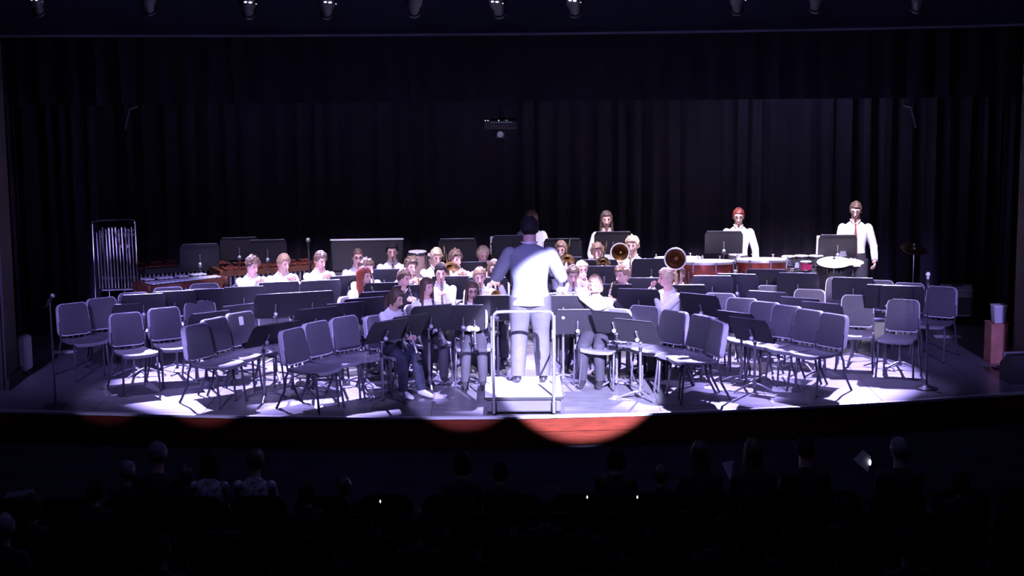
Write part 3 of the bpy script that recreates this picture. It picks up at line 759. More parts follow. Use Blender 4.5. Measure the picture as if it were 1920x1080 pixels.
def person(label, loc, alpha, H=1.6, pose='sit', hair=('short', 'hbrown'), shirt='white', legs='trouser', shoe='shoe', lean=0.0, yaw=0, pitch=0,
           hands=None, hands_dir=None, elbow=(0.28, 0.22, -0.9), female=False, collar=True, tie=None, glasses=False, seed=0, lower=True, group=None, sleeves=None, jacket=False, kneeout=0.09, foot=0.0, curl=0.9, roll=0):
    t = thing('person', label, 'person', loc, R(alpha), group)
    hz = 0.535 if pose == 'sit' else 0.525*H
    if pose == 'sit': hipc = Vector((0, 0.06, hz))
    else: hipc = Vector((0, 0, hz))
    TL = Matrix.Rotation(R(lean), 3, 'X')   # lean forward = toward -Y
    def up(x, y, z): return hipc+TL @ Vector((x, y, z))*H
    sw = (0.092 if female else 0.101); k = 0.92*(H/1.62)**0.5
    neck = up(0, -0.004, .305); HC = up(0, -0.022, .385)+Vector((0, 0, 0.005))
    Q = (Matrix.Rotation(R(yaw), 3, 'Z') @ Matrix.Rotation(R(lean*0.4+pitch), 3, 'X') @ Matrix.Rotation(R(roll), 3, 'Y'))
    Sh = [up(s*sw, 0.004, .250) for s in (-1, 1)]
    mouth = HC+Q @ Vector((0, -.100, -.068))*k
    hp = hands(mouth, HC, up, H, Q) if hands else [(up(-sw*1.3, -.03, -.02), (0, -.1, -1), (1, 0, 0)), (up(sw*1.3, -.03, -.02), (0, -.1, -1), (-1, 0, 0))]
    body = MB(); elb = []; wr = []
    for i, s in enumerate((-1, 1)):
        hint = TL @ Vector((s*elbow[0], elbow[1], elbow[2]))
        if hands and len(hp[i]) > 3: hint = Vector(hp[i][3])
        e, wv = ik(Sh[i], hp[i][0], .172*H, .150*H, hint); elb.append(e); wr.append(wv)
    # one continuous body: neck, trunk, arms, hands
    smooth_loft(body, [(up(0, 0, -.03), .070*H, .055*H), (up(0, 0, .08), .066*H, .050*H), (up(0, 0, .19), .080*H, .055*H), (up(0, 0.002, .262), .082*H, .044*H), (up(0, 0.002, .285), .045*H, .036*H), (neck, .034*H, .034*H), (HC+Q @ Vector((0, .02, -.06))*k, .034*H, .036*H)], 'skin', 12)
    for i, s in enumerate((-1, 1)):
        limb(body, Sh[i], elb[i], wr[i], (.025*H, .021*H, .015*H), 'skin', 8)
        hand(body, wr[i], Vector(hp[i][1]), Vector(hp[i][2]), s, (H/1.7), curl)
    make_head(body, HC, Q, k)
    hips = [hipc+Vector((s*.048*H, 0, -.005*H)) for s in (-1, 1)]
    kn = []; an = []
    for i, s in enumerate((-1, 1)):
        if pose == 'sit':
            a = hips[i]; b = Vector((s*kneeout, -.235*H*1.02+0.05, .285*H+0.035)); c = Vector((s*(kneeout+.01), b.y+0.03-foot*(1 if s > 0 else .4), .050*H))
        else:
            a = hips[i]; b = Vector((s*(.052*H+.01), -.012*H, .285*H)); c = Vector((s*(.055*H+.02), .012*H, .045*H))
        kn.append(b); an.append(c)
        if lower: limb(body, a, b, c, (.042*H, .032*H, .020*H), 'skin', 8)
    body.build('body', t)
    make_hair(hair[0], hair[1], HC, Q, k, t, seed)
    # shirt or jacket
    w = 1.13 if jacket else 1.0
    sh = MB(); rnd = random.Random(seed)
    bust = 1.0
    smooth_loft(sh, [(up(0, 0, -.055), .092*H*w, .070*H*w), (up(0, 0, -.01), .090*H*w, .069*H*w), (up(0, 0, .07), .080*H*w*(.94 if female else 1), .062*H*w), (up(0, 0.0, .15), .090*H*w, .066*H*w), (up(0, 0.0, .21), .098*H*w, .065*H*w), (up(0, 0.004, .252), .100*H*w, .055*H*w), (up(0, 0.006, .278), .070*H*w, .044*H*w), (up(0, 0.002, .296), .042*H, .040*H)], shirt, 20, sub=3)
    for v in range(len(sh.v)):
        p = sh.v[v]; sh.v[v] = p+Vector((1, 1, 0))*0.006*noise.noise(p*9+Vector((seed, 0, 0)))
    sl = sleeves or shirt
    for i, s in enumerate((-1, 1)):
        sh.ball(Sh[i]+Vector((0, 0, 0)), (.033*H*w, .034*H*w, .033*H*w), shirt, 10, 6)
        limb(sh, Sh[i], elb[i], wr[i].lerp(elb[i], .06), (.0355*H*w, .031*H*w, .023*H*w), sl, 10, .05, seed+i)
        cd = (wr[i]-elb[i]).normalized()
        sh.tube([wr[i]-cd*.045, wr[i]-cd*.012], .0235*H*w, sl, 10)
    sh.build('jacket' if jacket else 'shirt', t)
    if collar:
        c = MB()
        for s in (-1, 1):
            c.tube([up(s*.002, -.038, .268), up(s*.026, -.034, .300), up(s*.038, .004, .310), up(s*.012, .040, .312), up(0, .042, .312)], [.006*H, .009*H, .009*H, .009*H, .008*H], 'white', 6, flat=.5)
        c.build('collar', t)
    if tie:
        MB().tube([up(0, -.048, .285), up(0, -.052, .262), up(0, -.070, .20), up(0, -.072, .10), up(0, -.071, .03)], [.013, .010, .020, .028, .030], tie, 6, flat=.3).build('tie', t)
    if glasses:
        g = MB()
        for s in (-1, 1):
            cc = HC+Q @ Vector((s*.030, -.105, .006))*k; X = Q @ Vector((1, 0, 0)); Z = Q @ Vector((0, 0, 1))
            ring = [cc+X*math.cos(2*PI*j/12)*.021*k+Z*math.sin(2*PI*j/12)*.016*k for j in range(13)]
            g.tube(ring, .003*k, 'black', 5, cap=False)
            g.tube([HC+Q @ Vector((s*.050, -.102, .010))*k, HC+Q @ Vector((s*.079, -.02, .012))*k, HC+Q @ Vector((s*.080, .015, .002))*k], .0025*k, 'black', 5)
        g.tube([HC+Q @ Vector((-.010, -.108, .008))*k, HC+Q @ Vector((.010, -.108, .008))*k], .0025*k, 'black', 5)
        g.build('glasses', t)
    if lower:
        tr = MB()
        tr.rings([[Vector((math.cos(2*PI*j/14)*a*H, math.sin(2*PI*j/14)*b*H, z*H))+hipc for j in range(14)] for (a, b, z) in ((.07, .05, -.075), (.092, .066, -.05), (.094, .070, -.01), (.086, .066, .05))], legs)
        for i in (0, 1):
            limb(tr, hips[i], kn[i], an[i], (.060*H, .044*H, .036*H), legs, 11, .04, seed+5+i)
        tr.build('trousers', t)
        for i, s in enumerate((-1, 1)):
            f = MB(); a = an[i]
            smooth_loft(f, [(Vector((a.x, a.y+.045, .035)), .020, .025), (Vector((a.x, a.y+.03, .048)), .036, .040), (Vector((a.x, a.y-.03, .045)), .040, .040), (Vector((a.x+s*.005, a.y-.10, .032)), .045, .028), (Vector((a.x+s*.008, a.y-.165, .024)), .038, .020), (Vector((a.x+s*.008, a.y-.190, .018)), .015, .010)], shoe, 10)
            f.tube([Vector((a.x, a.y+.005, .05)), Vector((a.x, a.y+.005, .10))], [.038, .034], shoe, 8)
            f.build('shoe', t)
    t['top'] = 0; del t['top']
    return t, dict(mouth=mouth, HC=HC, up=up, H=H, Q=Q, wr=wr, k=k)

def head_top(H, pose, lean=0):
    hz = 0.535 if pose == 'sit' else 0.525*H
    return hz+math.cos(R(lean))*0.385*H+0.005+0.107*(H/1.62)**.5+0.012
def locate(u, v, H, pose, alpha, lean=0, zoff=0.0):
    """put the crown of the head on the sight line"""
    z = head_top(H, pose, lean)+zoff; p = P(u, v, z); a = R(alpha)
    off = math.sin(R(lean))*0.385*H+0.022*H - (0.06 if pose == 'sit' else 0)
    return (p.x-math.sin(a)*off, p.y+math.cos(a)*off, zoff)

# ---- instruments, built in the player's own frame -----------------------------------------
def inst(name, label, cat, loc, alpha, group=None): return thing(name, label, cat, loc, R(alpha), group)
V = Vector
def hands_clarinet(m, HC, up, H, Q):
    d = V((0, -.50, -.86)).normalized()
    return [(m+d*.42+V((-.045, .06, .03)), (.55, -.55, .1), (.6, .1, -.3)), (m+d*.22+V((.05, .06, .03)), (-.55, -.5, .1), (-.6, .1, -.3))]
def clarinet(label, loc, al, g, silver=False):
    t = inst('clarinet', label, 'clarinet', loc, al, 'clarinets held by seated players'); m = g['mouth']; d = V((0, -.50, -.86)).normalized()
    a = m+V((0, -.002, 0)); bm_ = 'silver' if silver else 'blackwood'  # silver body paints the shine of light on a dark clarinet
    MB().tube([a, a+d*.05, a+d*.075], [.006, .011, .014], 'black', 8).build('mouthpiece', t)
    MB().tube([a+d*.07, a+d*.2, a+d*.56], [.0145, .0135, .0145], bm_, 9).build('body', t)
    b = a+d*.56; MB().lathe([(.015, 0), (.018, .03), (.026, .07), (.038, .10), (.036, .10), (.02, .06)], 'blackwood', 14, b, d).build('bell', t)
    k = MB()
    for q in (.075, .24, .36, .555): k.tube([a+d*q, a+d*(q+.01)], .0175, 'silver', 9)
    f = V((0, -.86, .50)).normalized()
    k.tube([a+d*.12+f*.018, a+d*.34+f*.018], .0035, 'silver', 5); k.tube([a+d*.37+f*.018, a+d*.54+f*.018], .0035, 'silver', 5)
    for i in range(8): k.ball(a+d*(.13+.052*i)+f*.017, (.008, .008, .005), 'silver', 6, 4)
    k.build('keys', t); return t
def hands_trumpet(m, HC, up, H, Q):
    return [(m+V((-.055, -.155, -.075)), (.5, -.8, .1), (.7, 0, -.1)), (m+V((.06, -.14, -.10)), (-.3, -.8, .3), (-.8, .1, 0))]
def brass_trumpet(label, loc, al, g, dz=-.28, cornet=False, m='brass'):
    t = inst('trumpet', label, 'trumpet', loc, al, 'trumpets held by seated players'); a = g['mouth']+V((0, -.004, 0)); d = V((0, -1, dz)).normalized(); u = V((0, dz, 1)).normalized()
    MB().lathe([(.013, 0), (.012, .01), (.006, .03), (.005, .09)], 'silver', 10, a, d).build('mouthpiece', t)
    b = MB().tube(bez([a+d*.08, a+d*.30, a+d*.40, a+d*.43-u*.03, a+d*.40-u*.06, a+d*.30-u*.06, a+d*.14-u*.06, a+d*.10-u*.035, a+d*.14-u*.01, a+d*.2-u*.005], 4), .0065, m, 7)
    b.tube([a+d*.16-u*.005, a+d*.30-u*.0], .0075, m, 7)
    b.build('tubing', t)
    MB().lathe([(.0075, 0), (.010, .10), (.016, .17), (.030, .22), (.060, .25), (.061, .252), (.054, .245), (.025, .21)], m, 18, a+d*.28-u*.012+V((.0, 0, 0)), d).build('bell', t)
    for i in range(3):
        c = a+d*(.19+.03*i)-u*.035
        MB().tube([c-u*.055, c+u*.045], .011, m, 8).tube([c+u*.045, c+u*.07], .004, 'silver', 5).ball(c+u*.073, (.009, .009, .003), 'silver', 7, 4).build('valve', t)
    return t
def hands_trombone(m, HC, up, H, Q):
    return [(m+V((-.02, -.33, -.14)), (.2, -.9, .2), (.8, 0, .1)), (m+V((.075, -.07, -.07)), (-.2, -.6, .8), (-.8, .2, 0))]
def trombone(label, loc, al, g):
    t = inst('trombone', label, 'trombone', loc, al, 'trombones held by seated players'); a = g['mouth']+V((0, -.004, 0)); d = V((0, -1, -.34)).normalized(); u = V((0, -.34, 1)).normalized(); x = V((1, 0, 0))
    MB().lathe([(.016, 0), (.014, .015), (.006, .04), (.006, .08)], 'silver', 10, a, d).build('mouthpiece', t)
    s = MB(); s.tube(bez([a+d*.07, a+d*.5, a+d*.66, a+d*.70+x*.0-u*.04, a+d*.66-u*.08, a+d*.5-u*.08, a+d*.08-u*.08], 4), .0075, 'brass', 7)
    s.tube([a+d*.10, a+d*.10-u*.08], .006, 'brass', 6); s.tube([a+d*.36, a+d*.36-u*.08], .006, 'brass', 6); s.build('slide', t)
    b = MB(); c = a-u*.08+d*.06+x*.02
    b.tube(bez([a+d*.08-u*.08, a-d*.02-u*.06+x*.06, a-d*.20+x*.10, a-d*.30+x*.115+u*.02, a-d*.335+x*.115+u*.07, a-d*.30+x*.115+u*.12, a-d*.15+x*.11+u*.12, a+d*.05+x*.10+u*.10], 4), .008, 'brass', 8)
    b.tube([a-d*.26+x*.115+u*.015, a-d*.26+x*.115+u*.12], .005, 'silver', 6)
    b.build('bell_tubing', t)
    MB().lathe([(.009, 0), (.013, .12), (.022, .2), (.04, .26), (.075, .30), (.105, .318), (.106, .321), (.095, .315), (.04, .27)], 'brass', 20, a+d*.04+x*.10+u*.10, d).build('bell', t)
    return t
def hands_flute(m, HC, up, H, Q):
    return [(m+V((-.33, -.035, -.05)), (.2, -.6, .6), (.2, .2, .8)), (m+V((-.13, -.11, -.04)), (-.3, .5, .8), (-.1, .9, 0), (.5, -.6, -.6))]
def flute(label, loc, al, g):
    t = inst('flute', label, 'flute', loc, al); a = g['mouth']+V((0, -.012, .0)); d = V((-1, -.12, -.06)).normalized()
    MB().tube([a-d*.08, a+d*.13], .0105, 'silver', 8).ball(a, (.012, .008, .006), 'chrome', 8, 5).build('head_joint', t)
    MB().tube([a+d*.12, a+d*.15], .0125, 'silver', 8).tube([a+d*.14, a+d*.60], .0098, 'silver', 8).build('body', t)
    k = MB()
    for i in range(12): k.tube([a+d*(.2+.032*i)+V((0, 0, .008)), a+d*(.2+.032*i)+V((0, 0, .014))], .008, 'chrome', 7)
    k.tube([a+d*.18+V((0, .01, .01)), a+d*.58+V((0, .01, .01))], .003, 'chrome', 5); k.build('keys', t); return t
def hands_euph(m, HC, up, H, Q):
    return [(m+V((-.02, -.14, -.24)), (.6, -.3, .3), (.6, .5, -.3)), (m+V((.11, -.08, -.32)), (-.6, -.5, .2), (-.7, .4, 0))]
def front_bell_horn(label, loc, al, g, bx=-.15, bz=.0, br=.135, m='brass', name='euphonium'):
    t = inst(name, label, name, loc, al); a = g['mouth']+V((0, -.004, -.01)); o = a+V((bx, 0, 0))
    MB().lathe([(.017, 0), (.014, .015), (.006, .04), (.006, .07)], 'silver', 10, a, V((0, -1, -.2))).build('mouthpiece', t)
    L = a+V((0, -.16, -.32))
    b = MB().tube(bez([a+V((0, -.06, -.01)), a+V((.01, -.10, -.06)), L+V((.02, 0, .16)), L+V((.07, 0, .05)), L+V((.06, 0, -.12)), L+V((-.02, 0, -.17)), L+V((-.09, 0, -.08)), L+V((-.08, 0, .10)), L+V((0, 0, .12))], 4), .012, m, 7)
    b.tube(bez([L+V((.03, .04, .1)), L+V((.09, .04, .0)), L+V((.05, .04, -.17)), L+V((-.05, .04, -.19)), L+V((-.12, .04, -.05)), V((o.x, a.y-.12, a.z-.05)), V((o.x, a.y-.10, a.z+.05+bz)), V((o.x, a.y-.14, a.z+.10+bz)), V((o.x, a.y-.20, a.z+.11+bz))], 4), [.013+.022*min(1, i/28) for i in range(33)], m, 9)
    b.build('tubing', t)
    c = V((o.x, a.y-.19, a.z+.11+bz)); ax = V((.10, -1, .12))
    bl = MB().lathe([(.034, 0), (.040, .03), (.058, .07), (.09, .105), (br-.005, .13), (br, .136)], m, 28, c, ax); bl.build('bell', t)
    MB().lathe([(br, .137), (br-.012, .130), (.085, .104), (.052, .07), (.036, .03), (.0, .0)], 'brass_shade', 28, c, ax).build('bell_inside', t)
    MB().lathe([(br-.012, .131), (br, .133), (br+.004, .138), (br, .146), (br-.014, .141)], 'cym', 28, c, ax).build('bell_rim', t)  # paler bronze paints the bright glint along the bell edge
    for i in range(3):
        q = L+V((-.02+.03*i, -.03, .02)); MB().tube([q, q+V((0, 0, .13))], .013, 'silver', 8).ball(q+V((0, 0, .15)), (.011, .011, .004), 'silver', 7, 4).build('valve', t)
    return t
def hands_sax(m, HC, up, H, Q):
    return [(m+V((-.10, -.10, -.42)), (.5, -.6, 0), (.6, .2, 0)), (m+V((.03, -.14, -.20)), (-.5, -.6, .1), (-.6, .2, 0))]
def saxophone(label, loc, al, g):
    t = inst('saxophone', label, 'saxophone', loc, al); a = g['mouth']
    MB().tube([a, a+V((0, -.06, .0))], [.006, .010], 'black', 8).build('mouthpiece', t)
    p = bez([a+V((0, -.05, 0)), a+V((-.005, -.10, -.01)), a+V((-.01, -.13, -.05)), a+V((-.06, -.13, -.30)), a+V((-.10, -.13, -.50)), a+V((-.10, -.17, -.57)), a+V((-.09, -.22, -.54)), a+V((-.08, -.24, -.42))], 4)
    MB().tube(p, [.009+.022*i/(len(p)-1) for i in range(len(p))], 'brass', 9).build('body', t)
    MB().lathe([(.031, 0), (.036, .05), (.05, .10), (.066, .13), (.06, .125), (.04, .08)], 'brass', 18, p[-1], V((.05, -.15, 1))).build('bell', t)
    k = MB()
    for i in range(8): k.ball(a+V((-.015-.008*i, -.155, -.09-.045*i)), (.014, .006, .014), 'silver', 8, 4)
    k.tube([a+V((-.01, -.155, -.07)), a+V((-.09, -.16, -.46))], .004, 'silver', 5); k.build('keys', t); return t
def hands_lap(m, HC, up, H, Q): return [(up(-.08, -.20, .02), (.4, -.8, 0), (.2, 0, -1)), (up(.08, -.20, .02), (-.4, -.8, 0), (-.2, 0, -1))]
def hands_mallet(m, HC, up, H, Q): return [(up(-.13, -.17, .06), (.2, -1, -.1), (.2, 0, -1)), (up(.13, -.17, .06), (-.2, -1, -.1), (-.2, 0, -1))]
def hands_mouth(m, HC, up, H, Q): return [(m+V((-.05, -.08, -.04)), (.6, -.3, .5), (.3, .9, 0)), (m+V((.05, -.10, -.10)), (-.6, -.2, .4), (-.3, .9, 0))]
def hands_conduct(m, HC, up, H, Q): return [(up(-.13, -.17, .13), (.2, -1, .2), (.6, 0, -.6), (-.45, .35, -.9)), (up(.13, -.18, .15), (-.2, -1, .2), (-.6, 0, -.6), (.5, .35, -.9))]
def hands_side(m, HC, up, H, Q): return [(up(-.10, -.20, .10), (.5, -.9, .1), (.5, .3, -.7)), (up(.155, -.07, -.01), (-.1, -.7, -.7), (-.9, .1, 0))]
def hands_raised(m, HC, up, H, Q): return [(m+V((-.16, -.34, -.06)), (.3, -.9, .3), (.7, 0, 0), (-1, 0, .3)), (m+V((.07, -.07, -.07)), (-.2, -.6, .8), (-.8, .2, 0))]
HANDS = dict(clarinet=hands_clarinet, trumpet=hands_trumpet, trombone=hands_trombone, flute=hands_flute, euphonium=hands_euph, tuba=hands_euph, sax=hands_sax, mouth=hands_mouth, mallet=hands_mallet, lap=hands_lap, conduct=hands_conduct, side=hands_side, raised=hands_raised)

# u, v of the crown; facing; stature; lean; hair; shirt; legs; what is held; person label; instrument label; extras
PLAYERS = [
 (473, 480, 24, 1.52, 8, ('tousled', 'hbrown'), 'white', 'trouser', 'trumpet', 'leftmost seated boy in a white shirt with dark wavy hair, head bowed', 'trumpet of the leftmost seated boy', dict(yaw=18, pitch=14)),
 (531, 475, 26, 1.56, 8, ('short', 'hlight'), 'white', 'trouser', 'trumpet', 'second boy from the left, light brown hair, arm stretched toward the lower right', 'trumpet pointing down right at the second boy from the left', dict(yaw=16, pitch=10, dz=-.6)),
 (600, 470, 22, 1.58, 8, ('short', 'hbrown'), 'white', 'trouser', 'trumpet', 'third boy from the left with brown brushed hair above a black stand', 'trumpet of the third boy from the left', dict(yaw=18, pitch=12)),
 (670, 465, 8, 1.54, 2, ('crop', 'hbrown'), 'white', 'trouser', 'clarinet', 'boy with glasses and cropped hair in front of the wide dark panel', 'clarinet held upright by the boy with glasses at the dark panel', dict(yaw=6, pitch=4, glasses=True)),
 (735, 455, 4, 1.58, 2, ('short', 'hblack'), 'white', 'trouser', 'clarinet', 'boy with thick black hair sitting upright before the right end of the dark panel', 'clarinet of the upright black-haired boy', dict(yaw=2, pitch=2)),
 (688, 486, 26, 1.50, 4, ('tousled', 'hbrown'), 'white', 'trouser', 'clarinet', 'brown-haired boy partly hidden behind the red-haired girl', 'clarinet of the boy behind the red-haired girl', dict(yaw=20)),
 (682, 500, 36, 1.50, 4, ('longfront', 'hred'), 'white', 'jean', 'clarinet', 'girl with long red hair in a white shirt, turned to the right', 'clarinet of the long red-haired girl', dict(yaw=20, female=True, collar=False)),
 (757, 503, 24, 1.50, 6, ('short', 'hbrown'), 'blacksuit', 'trouser', 'clarinet', 'brown-haired boy in a dark vest and white collar, profile to the right', 'clarinet of the boy in the dark vest', dict(yaw=26, pitch=8)),
 (770, 483, 14, 1.50, 4, ('tousled', 'hbrown'), 'white', 'trouser', 'trumpet', 'curly-haired boy blowing a trumpet between taller neighbours', 'trumpet with a dark bell mouth of the curly-haired boy', dict(yaw=14, dz=-.15)),
 (818, 464, 10, 1.58, 6, ('short', 'hblond'), 'white', 'trouser', 'trombone', 'blond boy looking down beside the pale conga drum', 'trombone of the blond boy beside the conga', dict(yaw=10, pitch=10)),
 (826, 495, 6, 1.46, 0, ('short', 'hblack'), 'white', 'trouser', 'clarinet', 'child with straight black hair whose face sinks behind a stand', 'clarinet of the child with straight black hair', dict()),
 (854, 469, 12, 1.56, 4, ('tousled', 'hbrown'), 'white', 'trouser', 'trumpet', 'brown-haired boy with a trumpet raised, right of the blond boy', 'trumpet held up right of the blond boy', dict(yaw=22, dz=-.25)),
 (905, 460, 6, 1.58, 8, ('short', 'hblond'), 'white', 'trouser', 'trombone', 'fair-haired boy bending over a trombone left of the conductor', 'trombone whose tuning loop shows left of the conductor', dict(yaw=14, pitch=12)),
 (927, 487, 2, 1.50, 0, ('long', 'hbrown'), 'white', 'trouser', 'trumpet', 'girl with long straight brown hair just left of the conductor', 'trumpet of the long-haired girl left of the conductor', dict(female=True)),
 (899, 501, 4, 1.44, 4, ('short', 'hlight'), 'white', 'trouser', 'clarinet', 'child with parted light brown hair, only forehead above the stand', 'clarinet of the child with parted light brown hair', dict(pitch=6)),
 (800, 521, 22, 1.40, 2, ('long', 'hbrown'), 'white', 'trouser', 'clarinet', 'dark-haired girl with shaded shoulders looking right, second from the front left', 'clarinet of the dark-haired girl second from the front left', dict(yaw=20, female=True, collar=False)),
 (885, 527, 4, 1.38, 2, ('long', 'hbrown'), 'white', 'trouser', 'clarinet', 'girl with glasses and long dark hair seated behind the square-on stand', 'clarinet with a white-lit bell of the girl with glasses', dict(yaw=8, pitch=4, female=True, glasses=True, collar=False)),
 (742, 540, 40, 1.42, 10, ('ponytail', 'hbrown'), 'white', 'jean', 'clarinet', 'front girl with tied-back brown hair, white shirt, blue jeans and white shoes', 'shining clarinet of the front girl in jeans', dict(yaw=16, pitch=12, female=True, shoe='wshoe', silver=True, collar=False, foot=.12)),
 (1052, 452, -4, 1.56, 2, ('long', 'hlight'), 'white', 'trouser', 'trombone', 'girl with light brown hair and a trombone loop beside her face, right of the conductor', 'trombone with a round loop right of the conductor', dict(female=True, yaw=-6)),
 (1120, 457, -6, 1.56, 2, ('tousled', 'hlight'), 'white', 'trouser', 'raised', 'light-haired boy with his right arm raised along a slide', 'trombone of the boy with the raised arm', dict(yaw=-4)),
 (1186, 444, -12, 1.62, 2, ('tousled', 'hblond'), 'white', 'trouser', 'euphonium', 'tall pale-blond boy behind the left large brass bell', 'euphonium with a big brass bell open to the front, the left of two', dict(yaw=-6)),
 (1272, 497, -14, 1.48, 2, ('short', 'hlight'), 'white', 'trouser', 'tuba', 'player whose head is hidden behind the right large brass bell', 'tuba with a big dark-throated bell, the right of two', dict(yaw=-6)),
 (1074, 497, -4, 1.50, 6, ('short', 'hbrown'), 'white', 'trouser', 'clarinet', 'brown-haired boy with a clarinet right behind the podium, head bowed', 'clarinet of the bowed brown-haired boy right of the conductor', dict(yaw=8, pitch=12)),
 (1090, 488, -14, 1.52, 0, ('crop', 'hblond'), 'white', 'trouser', 'mouth', 'fair crop-haired boy directly behind the bowed clarinet player', '', dict(yaw=30)),
 (1116, 515, -12, 1.52, 2, ('bob', 'hlight'), 'white', 'trouser', 'flute', 'flute player with chin-length light brown hair, white shirt and dark trousers', 'silver flute held toward the conductor', dict(yaw=-8, shoe='shoe', collar=False)),
 (1166, 498, -34, 1.54, 2, ('tousled', 'hlight'), 'blacksuit', 'blacksuit', 'sax', 'boy in a black suit jacket and white collar, fringe over the forehead', 'saxophone of the boy in the black suit', dict(yaw=-4, jacket=True)),
 (1249, 503, -58, 1.52, 4, ('short', 'hblond'), 'white', 'trouser', 'mouth', 'fair-haired child in a white shirt facing left, hands at the mouth', '', dict(yaw=-10, collar=False)),
]
for i, (u, v, al, H, ln, hair, shirt, legs, held, pl, il, ex) in enumerate(PLAYERS):
    dz = ex.pop('dz', -.3); sil = ex.pop('silver', False); hd_ = HANDS[held]
    loc = locate(u, v, H, 'sit', al, ln)
    t, g = person(pl, loc, al, H, 'sit', hair, shirt, legs, lean=ln, hands=hd_, seed=i*3+1, **ex)
    if held == 'clarinet': clarinet(il, loc, al, g, sil)
    elif held == 'trumpet': brass_trumpet(il, loc, al, g, dz)
    elif held in ('trombone', 'raised'): trombone(il, loc, al, g)
    elif held == 'flute': flute(il, loc, al, g)
    elif held == 'euphonium': front_bell_horn(il, loc, al, g, -.11, -.09, .125)
    elif held == 'tuba': front_bell_horn(il, loc, al, g, .02, .19, .13, name='tuba')
    elif held == 'sax': saxophone(il, loc, al, g)
    cl = pl.split(',')[0]
    chair_at(loc[0], loc[1]+0.0, al, 'black chair under the '+' '.join(cl.split()[:11]))
# standing players
STANDING = [
 (997, 394, 0, 1.60, ('long', 'hlight'), 'white', 'standing girl with long hair in a white blouse, seen behind the conductor', dict(female=True, collar=False), 'mallet'),
 (1137, 396, -2, 1.58, ('long', 'hbrown'), 'white', 'standing girl with long brown hair and white shirt, between the tall stands', dict(female=True, yaw=2), 'mallet'),
 (1385, 390, -6, 1.58, ('short', 'hred'), 'white', 'standing red-haired boy with glasses and white shirt behind the copper drums', dict(glasses=True, pitch=8, tie='grey'), 'side'),
 (1605, 378, -8, 1.70, ('short', 'hbrown'), 'white', 'standing tall boy with glasses, white shirt and dark red tie by the cymbals', dict(glasses=True, pitch=12, tie='tie', yaw=-8), 'side'),
]
for i, (u, v, al, H, hair, shirt, lb, ex, hd_) in enumerate(STANDING):
    loc = locate(u, v, H, 'stand', al, 0); t, g = person(lb, loc, al, H, 'stand', hair, shirt, 'trouser', hands=HANDS[hd_], seed=60+i, **ex)
    if hd_ == 'mallet' or i == 3:
        for s in ((0, 1) if hd_ == 'mallet' else (0,)):
            q = g['wr'][s]; st = inst('mallet' if i < 3 else 'drumstick', ('left' if s else 'right')+' hand mallet of the '+('girl behind the conductor' if i == 0 else 'girl between the tall stands') if i < 3 else 'drumstick held by the tall boy with the red tie', 'mallet' if i < 3 else 'drumstick', loc, al)
            e = q+V((0.0, -.33, -.05)); MB().tube([q+V((0, -.03, -.0)), e], .0045, 'maple', 6).build('shaft', st); MB().ball(e, .016 if i < 3 else .006, 'white', 8, 6).build('tip', st)
# the conductor, standing on the podium with his back to us
PZ = 0.205
cal = 180
pf = P(990, 716, PZ); ctop = PY(993, 408, pf.y).z; CH_ = (ctop-PZ-.13)/.910; pc = Vector((PY(993, 500, pf.y).x, pf.y, 0))
t, g = person('conductor seen from behind, dark hair, slate suit jacket and grey trousers', (pc.x, pc.y-0.02, PZ), cal, CH_, 'stand', ('short', 'hblack'), 'suit', 'greytr', hands=hands_conduct, jacket=True, seed=99, female=False, kneeout=.1)
t.scale = (1.14, 1.1, 1.0)
bt = inst('baton', 'thin white baton in the conductor\'s right hand, beyond his body', 'baton', (pc.x, pc.y-0.02, PZ), cal)
q = g['wr'][0]; MB().tube([q+V((0.02, -.05, 0)), q+V((.05, -.42, .12))], [.004, .0015], 'white', 6).build('shaft', bt); MB().ball(q+V((0.02, -.05, 0)), (.010, .018, .010), 'maple', 8, 6).build('handle', bt)
CX, CYY = pc.x, pc.y

# ------------------------------------------------------------------ podium with guard rail
pt = thing('podium', 'low square conductor podium with a pale top and a tubular guard rail', 'podium', (0.115, -0.34, 0))
W2, D0, D1 = 0.41, -0.52, 0.52
MB().box((0, 0, 0.19), (0.82, 1.04, 0.026), 'paper', bev=0.006).build('platform', pt)
b = MB()
for s in (-1, 1):
    b.box((0, s*0.50, 0.105), (0.76, 0.02, 0.12), 'standleg'); b.box((s*0.38, 0, 0.105), (0.02, 0.98, 0.12), 'standleg')
b.build('skirt', pt)
b = MB()
for s in (-1, 1): b.box((0, s*0.524, 0.182), (0.83, 0.012, 0.03), 'black'); b.box((0, s*0.51, 0.042), (0.77, 0.012, 0.012), 'black')
for s in (-1, 1): b.box((s*0.412, 0, 0.182), (0.012, 1.05, 0.03), 'black')
b.build('edge_trim', pt)
for sx in (-1, 1):
    for sy in (-1, 1): MB().tube([(sx*0.36, sy*0.48, 0.0), (sx*0.36, sy*0.48, 0.18)], 0.018, 'black', 8).box((sx*0.36, sy*0.48, 0.008), (0.06, 0.06, 0.016), 'black').build('leg', pt)
ry = -0.545; rt = PY(985, 584, -0.885).z
MB().tube(bez([(-0.315, ry, 0.03), (-0.315, ry, rt-0.16), (-0.312, ry, rt-0.06), (-0.29, ry, rt-0.015), (-0.22, ry, rt), (0.22, ry, rt), (0.29, ry, rt-0.015), (0.312, ry, rt-0.06), (0.315, ry, rt-0.16), (0.315, ry, 0.03)], 5), 0.0165, 'alu', 9).build('guard_rail', pt)
